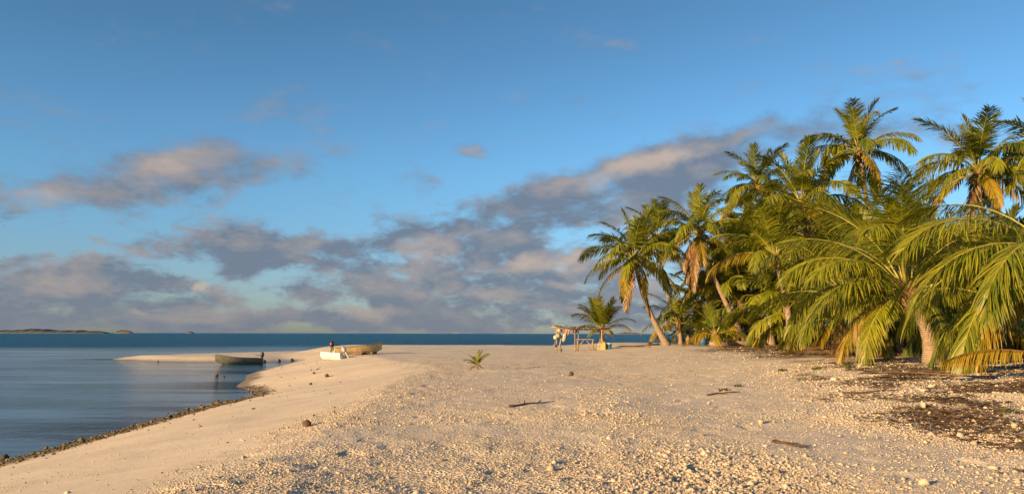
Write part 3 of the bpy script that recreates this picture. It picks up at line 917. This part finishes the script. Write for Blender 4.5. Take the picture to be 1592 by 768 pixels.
for i, (px, py, r, lab) in enumerate([
        (337, 585, .17, 'larger of two dark rocks standing out of the calm water'), (348, 585.5, .09, 'smaller of two dark rocks standing out of the calm water'),
        (292, 636, .12, 'low brown rock in the water off the weedy shore'), (312, 633, .13, 'big brown rock at the end of the weedy shore rocks'), (8, 712, .10, 'dark rock in the water at the left edge'),
        (330, 631, .13, 'brown shore rock touching the sand end of the rock line'), (246, 561.5, .11, 'tiny dark rock in the water below the sand spit')]):
    p = at_z(px, py, 0.0)
    place('shore_rock', ROCKS[i % 6], Vector((p.x, p.y, -.02)), r, lab, 'rock', 'rocks in the shallows', sink=.5)

# ------------------------------------------------------------------ litter: sticks, fallen fronds, weeds
def stick(px0, py0, px1, py1, r, label, cat='driftwood', name='driftwood_stick', m=None, lift=0.0):
    a, b = ground_at(px0, py0), ground_at(px1, py1)
    n = 7; pts = []; rad = []
    for i in range(n):
        s = i / (n - 1)
        p = a.lerp(b, s)
        p.z = hz_at(p.x, p.y) + r * .7 + lift * math.sin(math.pi * s)
        side = Vector((-(b - a).y, (b - a).x, 0)).normalized()
        p += side * (math.sin(s * 5 + px0) * .05 * (b - a).length * .5)
        pts.append(p - a); rad.append(r * .7 * (1 - .75 * s) * (1.3 if i == 0 else 1))
    mb = MB(); mb.tube(pts, rad, 7, wob=.15, rng=rg)
    o = empty(name, a)
    tag(o, label, cat)
    mb.build('stem', M_STICK, o, True)
    for k in (2, 4):
        tw = MB(); d = (pts[k + 1] - pts[k]).normalized()
        sd = Vector((-d.y, d.x, .15)) * rg.choice((-1, 1))
        tw.tube([pts[k], pts[k] + (d + sd * .7) * (b - a).length * .12, pts[k] + (d * 1.4 + sd) * (b - a).length * .17], [r * .5, r * .4, r * .15], 5)
        tw.build('twig', M_STICK, o)
    return o

stick(790, 633, 862, 625, .035, 'dark brown fallen frond stalk lying on sand at centre', 'frond stalk', 'fallen_stalk', M_RIB_BR)
stick(1098, 615, 1152, 610, .03, 'short dark stick among stones below the bare track', m=M_WOODD)
stick(1203, 688, 1254, 699, .035, 'dark stick on pebbles right of the pale rounded stone', m=M_WOODD)
stick(1380, 585, 1530, 577, .06, 'long brown fallen stalk lying below the leaning trunk', 'frond stalk', 'fallen_stalk', M_RIB_BR, .05)
stick(1310, 613, 1400, 608, .04, 'thin dark stick at the left end of the leaf litter')

def log(px0, py0, px1, py1, Y, r, label, m=M_WOOD):
    a, b = at(px0, py0, Y), at(px1, py1, Y + .8)
    a.z = hz_at(a.x, a.y) + r * .75; b.z = hz_at(b.x, b.y) + r * .75
    mb = MB(); mb.tube([(b - a) * (i / 5) + Vector((0, 0, rg.uniform(-.03, .03))) for i in range(6)], [r * rg.uniform(.85, 1.1) for _ in range(6)], 10)
    o = mb.build('driftwood_log', m, None, True, loc=a)
    return tag(o, label, 'log')
log(1104, 538, 1168, 536, 56, .20, 'pale log lying at the edge of the palms behind the young palm')
log(1222, 541, 1262, 539, 50, .18, 'pale log under the low fronds at the grove edge')
log(1005, 540, 1024, 538, 64, .10, 'thin dark log left of the leftmost palm trunk', M_WOODD)
log(1240, 545, 1300, 544, 44, .12, 'dark log half hidden beneath drooping fronds', M_WOODD)

def fallen_frond(px, py, azim, s, label, age='dead', cls=5):
    g = ground_at(px, py)
    root = empty('fallen_frond', g + Vector((0, 0, .05)))
    tag(root, label, 'fallen frond', 'fallen palm fronds at the grove edge')
    leaf, rib = frond_mesh('blade', 4, -3, 3.6 * s, 44, .07, .22, px, leaf_len=.8)
    v = np.array(leaf[0]); v[:, 2] = np.maximum(v[:, 2] * .6, -.03)
    link('blade', mesh_np('blade', v, leaf[1], [M_LEAF_BR if age == 'dead' else M_LEAF_YL]), root, rot=(0, 0, azim))
    link('midrib', mesh_np('midrib', rib[0], rib[1], [M_RIB_BR], True), root, rot=(0, 0, azim))
for a in [(1335, 551, 2.9, 1.0, 'brown fallen frond left of the leaning trunk foot'), (1395, 553, .2, .9, 'brown fallen frond touching the leaning trunk foot'), (1300, 549, .3, 1.0, 'dry fallen frond under the low spreading palm'),
          (1490, 560, .4, 1.0, 'dry fallen frond right of the leaning trunk'), (1540, 590, 2.6, .8, 'dry frond on the stones under the drooping orange frond'), (1110, 541, .2, 1.0, 'dry fallen frond before the pale log'), (1012, 540, 2.8, .7, 'dark dry frond beside the leftmost trunk foot'), (1210, 545, 3.3, .9, 'dry frond before the two pale trunks')]:
    fallen_frond(*a)

def hanging_frond():
    b0 = at(1628, 553, 17.5); tip = ground_at(1472, 599)
    d = tip - b0
    root = empty('fallen_frond', b0)
    tag(root, 'orange drooping frond with its tip on the stones, lower right edge', 'fallen frond', 'fallen palm fronds at the grove edge')
    leaf, rib = frond_mesh('blade', 14, -26, d.length * 1.04, 110, .04, .75, 77, leaf_len=1.0)
    az_ = math.atan2(d.y, d.x)
    c, s_ = math.cos(az_), math.sin(az_)
    for nm, (V, Fc), m in (('blade', leaf, M_LEAF_YL), ('midrib', rib, M_RIB_BR)):
        v = np.array(V)
        w_ = np.stack([v[:, 0] * c - v[:, 1] * s_, v[:, 0] * s_ + v[:, 1] * c, v[:, 2]], -1)
        zg = height(w_[:, 0] + b0.x, w_[:, 1] + b0.y) + .02 - b0.z
        w_[:, 2] = np.maximum(w_[:, 2], zg)
        link(nm, mesh_np(nm, w_, Fc, [m]), root)
hanging_frond()

def debris():
    """dry leaf bits over the litter"""
    rng = np.random.default_rng(31)
    N = 60000
    x, y = scatter(N, 9, 45, 12, 40, rng)
    f = litter_field(x, y)
    keep = rng.uniform(0, 1, N) < f * .7
    x, y = x[keep], y[keep]; n = len(x)
    ln = rng.uniform(.05, .22, n); wd = rng.uniform(.006, .022, n)
    a = rng.uniform(0, 6.283, n)
    c = np.stack([x, y, height(x, y) + .012 + rng.uniform(0, .02, n)], -1)
    d = np.stack([np.cos(a), np.sin(a), rng.uniform(-.12, .2, n)], -1) * ln[:, None]
    s = np.stack([-np.sin(a), np.cos(a), rng.uniform(-.5, .5, n)], -1) * wd[:, None]
    v = np.stack([c - s, c + s, c + d * .6 + s * 1.2, c + d, c + d * .6 - s * 1.2], 1)
    me = mesh_np('leaf_litter', v.reshape(-1, 3), np.arange(n * 5).reshape(n, 5), [M_HUSK, M_LEAF_BR], False, rng.integers(0, 2, n))
    tag(link('leaf_litter', me), 'dry brown leaf litter over the ground at the right', 'leaf litter', kind='stuff')
debris()

def wrack():
    rng = np.random.default_rng(37)
    x = rng.uniform(-20, -3.5, 6000); y = rng.uniform(8, 62, 6000)
    d = shore_dist(x, y) + fbm(x * .4, y * .4, 111, 3) * 1.4
    w_ = .25 * np.exp(-((d - 2.0) / .22) ** 2) + .2 * np.exp(-((d - 4.6) / .3) ** 2) + .02 * ((d > 1) & (d < 8))
    k = rng.uniform(0, 1, 6000) < w_
    x, y = x[k], y[k]
    r = .011 * np.exp(rng.normal(0, .55, len(x))) * (.7 + y / 40)
    pos = np.stack([x, y, height(x, y) + r * .3], -1)
    tag(link('wrack_bits', stones_mesh('wrack_bits', pos, r, rng, M_HUSK, 'ico')), 'small dark bits of driftweed along the old tide lines on smooth sand', 'driftweed', kind='stuff')
wrack()

M_WEED = simple('green_weed', (.085, .11, .025), .6, .4, 8)
def weed(px, py, s, label):
    g = ground_at(px, py)
    mb = MB()
    for i in range(34):
        a = rg.uniform(0, 6.28); h = rg.uniform(.03, .10) * s; o_ = Vector((rg.gauss(0, .06 * s), rg.gauss(0, .045 * s), 0))
        d = Vector((math.cos(a), math.sin(a), 0)); sd = Vector((-d.y, d.x, 0)) * .018 * s
        mb.add([o_ - sd, o_ + sd, o_ + d * h * .5 + sd * 1.3 + Vector((0, 0, h * .7)), o_ + d * h * .9 + Vector((0, 0, h)), o_ + d * h * .5 - sd * 1.3 + Vector((0, 0, h * .7))], [[0, 1, 2, 3, 4]])
    tag(mb.build('beach_weed', M_WEED, None, loc=g), label, 'weed', 'low green weeds on the beach')
weed(1125, 607, 1.0, 'largest green weed patch beside the short dark stick')
weed(1147, 601, .8, 'yellowish weed just right of the largest weed patch')
weed(1320, 572, 1.5, 'lone green weed on the bare track before the palms')
weed(1216, 577, 1.2, 'small weed left on the bare track')
weed(1270, 575, 1.4, 'low weed between two others on the bare track')
weed(1565, 641, .9, 'green weed in the leaf litter near the right edge')

# coconut seedling
g = ground_at(742, 575)
SF = [(2.95, 2, 'green', .155), (2.6, 1, 'green', .15), (1.3, 0, 'green', .165), (.9, 0, 'green', .16), (.35, 1, 'green', .165), (4.2, 1, 'green', .13), (3.6, 4, 'yellow', .085), (3.0, 5, 'green', .085), (.1, 5, 'yellow', .08), (5.2, 3, 'green', .08), (3.3, 2, 'green', .11)]
palm('small coconut seedling sprouting alone from the sand at centre', g, g + Vector((0, 0, .16)), flen=4.6, seed=5, lod=2, r0=.03, r1=.03, nuts=0,
     fronds=[], group='young palms on open sand', name='coconut_seedling', cat='seedling')
seed_root = [o for o in bpy.data.objects if o.name.startswith('coconut_seedling')][0]
for ch in list(seed_root.children):
    if ch.name.startswith('fibre_sheath'):
        bpy.data.objects.remove(ch)
for i, (a, c, age, s) in enumerate(SF):
    add_frond(seed_root, (0, 0, .14), a, c, i % 4, 2, s, age)

# ------------------------------------------------------------------ boats
M_HULLG = simple('grey_green_hull', (.15, .155, .12), .5, .3, 5, col2=(.10, .095, .075))
M_HULLI = simple('hull_inside', (.30, .29, .22), .6, .25, 6)
M_HULLW = simple('white_hull', (.72, .70, .62), .4, .12, 4)
M_HULLY = simple('ochre_wood_hull', (.58, .42, .19), .6, .35, 7)
M_TRIM = simple('boat_trim', (.20, .16, .10), .6, .3, 8)
M_BLACK = simple('black_cowl', (.018, .018, .02), .35, .3, 6)
M_RED = simple('dark_red_cowl', (.07, .02, .022), .35, .3, 6)
M_GREY = simple('grey_cowl', (.33, .33, .35), .4, .2, 6)
M_ALU = simple('outboard_leg', (.16, .16, .17), .45, .2, 8)
M_ROPE = simple('rope', (.30, .24, .16), .9, .2, 30)

def boat(label, loc, heading, L, B, sheer, m_out, m_in, m_trim, m_cowl, tilt=0.0, pitch=0.0, seats=3, bow_rise=.35, freeb=.55, foredeck=False, motor_up=False):
    root = empty('motor_boat', loc, heading)
    root.rotation_euler = (tilt, pitch, heading)
    tag(root, label, 'boat', 'small motor boats by the lagoon')
    n = 17
    out_, inn = [], []
    for i in range(n):
        t = i / (n - 1)
        x = -L / 2 + L * t
        hb = B / 2 * (.80 + .20 * math.sin(min(t * 2.2, 1) * math.pi / 2)) * (1 - max(0, (t - .45) / .55) ** 2.3)
        hb = max(hb, .015)
        sh = freeb + bow_rise * t ** 2.2
        kz = -.12 + .62 * max(0, (t - .72) / .28) ** 2 * (freeb + .12)
        ch = kz + (sh - kz) * .38
        xb = x - (.30 * max(0, (t - .6) / .4) ** 2) * 0
        out_.append([(x + .0, 0, kz), (x, hb * .52, kz + .03), (x, hb * .84, ch), (x, hb * .96, (ch + sh) / 2 + .02), (x, hb, sh)])
        hi = max(hb - .045, .006)
        inn.append([(x, 0, kz + .1), (x, hi * .5, kz + .12), (x, hi * .82, ch + .03), (x, hi * .94, (ch + sh) / 2 + .03), (x, hi, sh)])
    def shell(rows):
        V, Fc = [], []
        full = [r[::-1] + [(p[0], -p[1], p[2]) for p in r[1:]] for r in rows]
        m = len(full[0])
        for r in full:
            V += r
        for i in range(len(full) - 1):
            for k in range(m - 1):
                Fc.append([i * m + k, i * m + k + 1, (i + 1) * m + k + 1, (i + 1) * m + k])
        return V, Fc, m
    Vo, Fo, m = shell(out_)
    Fo.append(list(range(m)))                                     # transom
    link('hull', mesh_np('hull', Vo, Fo, [m_out]), root)
    Vi, Fi, m = shell(inn)
    link('inner_hull', mesh_np('inner_hull', Vi, [f[::-1] for f in Fi], [m_in]), root)
    for s in (1, -1):
        mb = MB(); mb.tube([Vector((o[-1][0], s * (o[-1][1] - .02), o[-1][2] + .005)) for o in out_], .035, 6)
        mb.build('gunwale', m_trim, root)
    mb = MB(); mb.box((-L / 2 + .03, 0, freeb * .62), (.05, B * .74, freeb * .8)); mb.build('transom', m_trim, root)
    for k in range(seats):
        t = .2 + .25 * k
        i = int(t * (n - 1)); mb = MB()
        mb.box((-L / 2 + L * t, 0, freeb * .62 + .04 * k), (.26, 2 * inn[i][-1][1] * .96, .035)); mb.build('seat', m_in, root)
    if foredeck:
        V, Fc = [], []
        for i in range(11, n):
            o = out_[i][-1]; V += [(o[0], o[1], o[2] + .012), (o[0], 0, o[2] + .07), (o[0], -o[1], o[2] + .012)]
        for i in range(n - 12):
            for k in range(2):
                Fc.append([3 * i + k, 3 * i + k + 1, 3 * i + k + 4, 3 * i + k + 3])
        link('foredeck', mesh_np('foredeck', V, Fc, [m_in]), root)
    # outboard motor: cowl, leg, propeller, tiller
    mot = link('outboard_motor', None, root, (-L / 2 - .12, 0, freeb + .12), (0, .75 if motor_up else .08, 0))
    mot.empty_display_size = .1
    mb = MB(); mb.lathe([(.10, -.06), (.16, 0), (.175, .12), (.165, .27), (.12, .36), (.05, .39)], (-.06, 0, .06), 12); mb.build('cowl', m_cowl, mot, True)
    mb = MB(); mb.box((-.05, 0, -.38), (.13, .07, .75), taper=1.1); mb.box((-.10, 0, -.74), (.34, .03, .05)); mb.tube([(.12, 0, -.86), (-.2, 0, -.86)], [.045, .05], 8); mb.box((-.02, 0, -.72), (.14, .05, .26)); mb.build('leg', M_ALU, mot)
    mb = MB()
    for k in range(3):
        rot = Matrix.Rotation(k * 2.094, 3, 'X') @ Matrix.Rotation(.5, 3, 'Z')
        mb.box(rot @ Vector((0, 0, .09)) + Vector((-.22, 0, -.86)), (.02, .08, .15), rot)
    mb.build('propeller', M_ALU, mot)
    mb = MB(); mb.tube([(.08, 0, .08), (.35, .02, .16), (.62, .03, .20)], [.025, .022, .028], 6); mb.build('tiller', M_BLACK, mot)
    mb = MB(); mb.box((.08, 0, -.12), (.06, .22, .28)); mb.build('clamp', M_ALU, mot)
    return root

p = at_z(370, 565.5, 0)
boat('grey-green skiff moored afloat off the sand spit', (p.x, p.y, .06), R(217), 4.4, 1.45, 0, M_HULLG, M_HULLI, M_TRIM, M_BLACK, foredeck=True, bow_rise=.40, freeb=.48)
p = ground_at(515, 559.5)
boat('small white dinghy with its grey outboard tipped up on the sand', (p.x, p.y, p.z + .13), R(152), 2.2, 1.0, 0, M_HULLW, M_HULLW, M_HULLW, M_GREY, seats=2, bow_rise=.10, freeb=.34, motor_up=True, tilt=.12)
p = ground_at(557, 552)
boat('long ochre wooden boat beached with its bow pointing right', (p.x, p.y, p.z + .20), R(24), 3.8, 1.1, 0, M_HULLY, M_HULLI, M_TRIM, M_RED, bow_rise=.36, freeb=.40, tilt=-.06, pitch=-.03)
ly = p
for k, (dx, dy, lab) in enumerate([(-.9, -.75, 'short roller log under the stern of the ochre boat'), (.45, -.35, 'short roller log under the middle of the ochre boat'), (1.2, .1, 'short roller log under the bow of the ochre boat')]):
    q = Vector((ly.x + dx, ly.y + dy, 0)); q.z = hz_at(q.x, q.y) + .09
    mb = MB(); mb.tube([(-.1, -.45, 0), (.0, 0, .01), (.1, .45, 0)], [.10, .105, .095], 9)
    tag(mb.build('roller_log', M_WOODD, None, True, loc=q), lab, 'log', 'roller logs under the beached boat')

# mooring floats and line
fl = []
for px, py, lab in ((411, 563, 'dark mooring float nearest the skiff stern'), (434, 561.5, 'dark mooring float in the middle of three'), (454, 560.5, 'dark mooring float farthest from the skiff')):
    q = at_z(px, py, 0); fl.append(q)
    root = empty('mooring_float', (q.x, q.y, .06)); tag(root, lab, 'float', 'mooring floats by the skiff')
    mb = MB(); mb.lathe([(.02, -.19), (.13, -.15), (.19, -.02), (.18, .08), (.11, .16), (.02, .19)], (0, 0, 0), 12); mb.build('ball', M_BLACK, root, True)
    mb = MB(); mb.tube([(-.05, 0, .17), (-.05, 0, .25), (.05, 0, .25), (.05, 0, .17)], .018, 5); mb.build('eye', M_ROPE, root)
b0 = at_z(402, 566, 0); b0.z = .6
e0 = fl[0].copy(); e0.z = .30
mb = MB(); mb.tube([b0.lerp(e0, i / 8) - Vector((0, 0, .12 * math.sin(math.pi * i / 8))) - b0 for i in range(9)], .014, 5)
tag(mb.build('mooring_rope', M_ROPE, None, loc=b0), 'slack rope from the skiff stern to the nearest float', 'rope')

# ------------------------------------------------------------------ shelter
M_CLOTH = simple('faded_red_cloth', (.36, .20, .15), .9, .25, 6)
M_CLOTHW = simple('pale_rag', (.52, .50, .40), .9, .2, 6)
M_BUOYY = simple('yellow_buoy', (.48, .34, .09), .5, .15, 6)
M_BUOYW = simple('cream_buoy', (.52, .46, .31), .5, .15, 6)
M_JERRY = simple('yellow_jerrycan', (.46, .33, .08), .45, .15, 6)
M_JERRYW = simple('cream_jerrycan', (.46, .39, .26), .45, .15, 6)
M_BLUE = simple('blue_plastic', (.02, .13, .28), .4, .2, 5)
M_LID = simple('white_lid', (.45, .47, .47), .4, .1, 5)
M_BUCKET = simple('grey_bucket', (.26, .31, .28), .5, .2, 5)

SY = 61.0
s0 = at(905, 543, SY); s0.z = hz_at(s0.x, s0.y)
PXM = SY / F
def SX(px): return (px - 905) * PXM
def SZ(py): return at(905, py, SY).z - s0.z
root = empty('beach_shelter', s0)
tag(root, 'open pole shelter with flat stick roof standing on the sand', 'shelter')
D = 2.3
for (px, top, y, r, lean) in ((866, 507, 0, .055, .05), (872, 510, .0, .06, .16), (894, 511, 0, .04, .0), (936, 511, 0, .065, -.02), (941, 511, .25, .05, .08), (868, 508, D, .05, 0), (903, 511, D, .04, .03), (938, 511, D, .055, 0)):
    h = SZ(top); x = SX(px); mb = MB()
    mb.tube([(x - lean, y, -.35), (x - lean * .2, y + .02, h * .35), (x + lean * .8, y - .02, h * .7), (x + lean * .3, y, h)], [r * 1.15, r * 1.05, r, r * .85], 8, wob=.06, rng=rg)
    mb.build('post', M_WOOD, root, True)
for y in (0, D):
    mb = MB(); mb.tube([(SX(859), y - .08, SZ(508)), (SX(885), y - .08, SZ(511.5)), (SX(915), y - .08, SZ(512.5)), (SX(949), y - .08, SZ(510))], [.055, .06, .055, .05], 8); mb.build('beam', M_WOOD, root, True)
mb = MB(); mb.tube([(SX(859), .2, SZ(505)), (SX(868), .1, SZ(513))], [.035, .045], 6); mb.build('brace', M_WOOD, root)
mb = MB(); mb.tube([(SX(936), .02, SZ(524)), (SX(942), .02, SZ(513))], [.03, .03], 6); mb.build('brace', M_WOOD, root)
for i in range(30):
    x = SX(861) + (SX(948) - SX(861)) * i / 29 + rg.uniform(-.04, .04)
    zz = np.interp(x, [SX(859), SX(885), SX(915), SX(949)], [SZ(508), SZ(511.5), SZ(512.5), SZ(510)]) + .085
    mb = MB(); r = rg.uniform(.022, .042)
    mb.tube([(x, -.35 - rg.uniform(0, .25), zz), (x + rg.uniform(-.1, .1), 1.1, zz + rg.uniform(0, .03)), (x + rg.uniform(-.12, .12), D + .3, zz)], [r, r, r * .8], 6)
    mb.build('roof_pole', M_WOODD if i % 3 else M_WOOD, root)
for i in range(13):
    x = SX(864 + i * 6.6)
    zz = np.interp(x, [SX(859), SX(885), SX(915), SX(949)], [SZ(508), SZ(511.5), SZ(512.5), SZ(510)]) + .15
    leaf, rib = frond_mesh('roof_thatch', 3, -6, 1.7, 30, .07, .12, 700 + i, leaf_len=1.0)
    v = np.array(leaf[0]); v[:, 2] *= .5
    link('roof_thatch', mesh_np('roof_thatch', v, leaf[1], [M_LEAF_BR]), root, (x, rg.uniform(0, .5), zz + rg.uniform(-.02, .05)), (0, 0, rg.uniform(1.2, 1.9)))

def hang(name, me, px, py, y, lab, cat, group=None, s=1.0):
    return tag(link(name, me, None, (s0.x + SX(px), s0.y + y, s0.z + SZ(py)), (rg.uniform(-.2, .2), rg.uniform(-.2, .2), 0), (s, s, s)), lab, cat, group)
for (px, py, m, sz, lab) in ((869.5, 513.5, M_BUOYW, .14, 'cream buoy hanging highest from the shelter corner'), (864, 524.5, M_BUOYW, .19, 'larger cream buoy hanging left on the shelter post'), (868, 522, M_BUOYY, .17, 'orange-yellow buoy hanging on the shelter post'), (862.5, 537, M_TRIM, .12, 'dark float hanging low at the left shelter post')):
    o = empty('hanging_buoy', (s0.x + SX(px), s0.y - .16, s0.z + SZ(py))); tag(o, lab, 'buoy', 'buoys hung on the shelter')
    mb = MB(); mb.lathe([(.02, -sz), (sz * .7, -sz * .75), (sz, -.05 * sz), (sz * .9, .4 * sz), (sz * .5, .85 * sz), (.03, sz)], (0, 0, 0), 12); mb.build('ball', m, o, True)
    mb = MB(); mb.tube([(0, 0, sz), (.01, .05, sz + .25)], .012, 5); mb.build('cord', M_ROPE, o)

def cloth(px0, px1, py0, py1, y, m, name, lab):
    n, k = 12, 8; V, Fc = [], []
    for side in (0, 1):
        for i in range(n):
            for j in range(k):
                a = i / (n - 1); b = j / (k - 1)
                V.append((SX(px0 + (px1 - px0) * (a + .06 * math.sin(b * 4))), y + .06 * math.sin(a * 14 + b * 2) * (.3 + b) + side * .012, SZ(py0 + (py1 - py0) * b * (.8 + .2 * math.sin(a * 5)))))
    for i in range(n - 1):
        for j in range(k - 1):
            q = [i * k + j, i * k + j + 1, (i + 1) * k + j + 1, (i + 1) * k + j]
            Fc += [q, [v + n * k for v in q[::-1]]]
    for i in range(n - 1):
        Fc.append([i * k + k - 1, i * k + k - 1 + n * k, (i + 1) * k + k - 1 + n * k, (i + 1) * k + k - 1])
    tag(link(name, mesh_np(name, V, Fc, [m], True), None, s0), lab, 'cloth', 'cloths hung in the shelter')
cloth(878, 887, 512, 522, -.10, M_CLOTH, 'hanging_cloth', 'faded red cloth hanging from the shelter roof')
cloth(875, 880, 519, 532, -.12, M_CLOTHW, 'hanging_cloth', 'pale rag hung on the crooked second shelter post')
cloth(893, 900, 513, 520, 1.2, M_CLOTH, 'hanging_cloth', 'small reddish cloth hanging in the middle of the shelter')

t = empty('rough_table', s0 + Vector((SX(909), -.1, 0))); tag(t, 'rough pole table under the shelter roof', 'table')
tw, tz = SX(924) - SX(897), SZ(527.5)
for i in range(6):
    mb = MB(); mb.box((0, -.35 + .14 * i, tz), (tw, .12, .06), Matrix.Rotation(rg.uniform(-.02, .02), 3, 'Z')); mb.build('plank', M_WOOD, t)
for i in (-1, 1):
    for j in (-1, 1):
        mb = MB(); mb.tube([(i * (tw / 2 - .1) + .03 * i, j * .3, -.1), (i * (tw / 2 - .1), j * .3, tz - .02)], .055, 7); mb.build('leg', M_WOOD, t, True)
mb = MB(); mb.tube([(-tw / 2 + .12, -.36, .35), (-.12, -.36, tz - .1)], .04, 6); mb.build('brace', M_WOOD, t)
mb = MB(); mb.tube([(tw / 2 - .12, -.36, .35), (.12, -.36, tz - .1)], .04, 6); mb.build('brace', M_WOOD, t)
mb = MB(); mb.tube([(-tw / 2 + .1, -.33, .32), (tw / 2 - .1, -.33, .32)], .03, 6); mb.build('stretcher', M_WOOD, t)
bch = empty('plank_bench', s0 + Vector((SX(922), -.35, 0))); tag(bch, 'low plank bench between the table and the jerrycans', 'bench')
mb = MB(); mb.box((0, 0, .42), (.95, .3, .045)); mb.build('seat', M_WOOD, bch)
for i in (-1, 1):
    mb = MB(); mb.box((i * .38, 0, .17), (.06, .26, .45)); mb.build('leg', M_WOOD, bch)

def jerry(px, y, m, h, lab, rz=0):
    o = empty('jerrycan', (s0.x + SX(px), s0.y + y, 0)); o.location.z = hz_at(o.location.x, o.location.y); o.rotation_euler.z = rz
    tag(o, lab, 'jerrycan', 'jerrycans by the shelter post')
    mb = MB(); w_, d_ = .15, .11
    prof = [(0, .86), (.04, 1), (h * .78, 1), (h * .92, .72), (h, .45)]
    for z, s in prof:
        mb.v += [(-w_ * s, -d_ * s, z), (w_ * s, -d_ * s, z), (w_ * s, d_ * s, z), (-w_ * s, d_ * s, z)]
    for i in range(4):
        for k in range(4):
            mb.f.append([4 * i + k, 4 * i + (k + 1) % 4, 4 * i + 4 + (k + 1) % 4, 4 * i + 4 + k])
    mb.f += [[3, 2, 1, 0], [16, 17, 18, 19]]
    mb.build('can', m, o)
    mb = MB(); mb.tube([(-.06, 0, h - .01), (-.05, 0, h + .07), (.05, 0, h + .07), (.08, 0, h - .03)], .018, 6); mb.build('handle', m, o)
    mb = MB(); mb.lathe([(.035, 0), (.035, .05)], (.09, 0, h - .06), 8); mb.build('cap', M_BLACK, o)
jerry(931, -.35, M_JERRYW, .55, 'cream jerrycan leftmost at the right shelter post', .2)
jerry(937, -.45, M_JERRY, .60, 'bright yellow jerrycan in front of the right shelter post', -.2)
jerry(939.5, -.1, M_JERRY, .55, 'yellow jerrycan rightmost, behind the bright one', .4)
jerry(934, -.05, M_JERRYW, .5, 'cream jerrycan behind the bright yellow one', .9)
o = empty('blue_bin', (s0.x + SX(946.5), s0.y - .2, 0)); o.location.z = hz_at(o.location.x, o.location.y); tag(o, 'blue plastic bin with white lid right of the shelter', 'bin')
mb = MB(); mb.lathe([(.17, 0), (.185, .04), (.2, .40), (.21, .42)], (0, 0, 0), 16); mb.build('tub', M_BLUE, o, True)
mb = MB(); mb.lathe([(.225, .42), (.225, .46), (.2, .49), (.05, .50)], (0, 0, 0), 16); mb.build('lid', M_LID, o)
o = empty('bucket', (s0.x + SX(871), s0.y - .25, 0)); o.location.z = hz_at(o.location.x, o.location.y); tag(o, 'grey-green bucket at the foot of the left shelter posts', 'bucket')
mb = MB(); mb.lathe([(.13, 0), (.165, .30), (.175, .30), (.175, .32), (.155, .32), (.12, .03)], (0, 0, 0), 14); mb.build('pail', M_BUCKET, o, True)
mb = MB(); mb.tube([(math.cos(a) * .17, 0, .31 + math.sin(a) * .13) for a in np.linspace(0, math.pi, 9)], .008, 5); mb.build('bail', M_ALU, o)
q = at(1093, 531, 62); q.z = hz_at(q.x, q.y)
o = empty('blue_barrel', q); tag(o, 'blue barrel in the shade at the grove edge', 'barrel')
mb = MB(); mb.lathe([(.25, 0), (.28, .03), (.28, .26), (.295, .28), (.28, .30), (.28, .56), (.295, .58), (.28, .60), (.28, .83), (.25, .86)], (0, 0, 0), 18); mb.build('drum', M_BLUE, o, True)
mb = MB(); mb.lathe([(.26, .86), (.26, .885), (.05, .89)], (0, 0, 0), 18); mb.build('lid', M_BLACK, o)

# ------------------------------------------------------------------ far islands
M_ISLE_HAZED = simple('island_bush_hazed', (.075, .075, .062), .95, .35, .03, col2=(.045, .048, .045))  # bush tone greyed, distance haze painted into the colour
M_ISLE_SAND = simple('island_beach', (.16, .15, .14), .95, .2, .05)
def island(px0, px1, ytop, Y, label, seed):
    a, b = at(px0, 517, Y), at(px1, 517, Y)
    hgt = (518.5 - ytop) / F * Y + 1.0
    L = (b - a).length; n = max(24, int(L / 5)); k = 9
    ctr = (a + b) / 2; ctr.z = 0
    V, Fc = [], []
    dep = max(30, L * .25)
    xs = np.linspace(0, 1, n)
    prof = hgt * (np.clip(np.sin(np.pi * xs), 0, 1) ** .35) * (.78 + .9 * np.abs(fbm(xs * L / 55, xs * 0 + seed, seed, 4)))
    for i in range(n):
        for j in range(k):
            t = j / (k - 1)
            z = prof[i] * math.sin(math.pi * t) ** .45 * (1 + rg.uniform(-.12, .12)) - .5
            V.append(((xs[i] - .5) * L, (t - .5) * dep * math.sin(math.pi * min(max(xs[i], .04), .96)) ** .5, z))
    for i in range(n - 1):
        for j in range(k - 1):
            Fc.append([i * k + j, (i + 1) * k + j, (i + 1) * k + j + 1, i * k + j + 1])
    root = empty('island', ctr)
    root['kind'] = 'structure'
    link('island_bush_hazed', mesh_np('island_bush_hazed', V, Fc, [M_ISLE_HAZED]), root)
    mb = MB()
    m = 40
    V = []
    for r_, z in ((1.0, -.3), (.97, 1.2), (.9, 1.6)):
        for i in range(m):
            an = 2 * math.pi * i / m
            V.append((math.cos(an) * L * .515 * r_, math.sin(an) * dep * .62 * r_, z * (hgt / 12)))
    mb.add(V, [[q_ * m + i, q_ * m + (i + 1) % m, (q_ + 1) * m + (i + 1) % m, (q_ + 1) * m + i] for q_ in range(2) for i in range(m)] + [[2 * m + i for i in range(m)]])
    mb.build('island_beach', M_ISLE_SAND, root)
island(-70, 168, 513, 3600, '', 3)
island(178, 207, 513.5, 3900, '', 7)
island(290, 301, 515.2, 5200, '', 9)
island(690, 703, 517.2, 6000, '', 12)
island(958, 996, 515.5, 4200, '', 15)
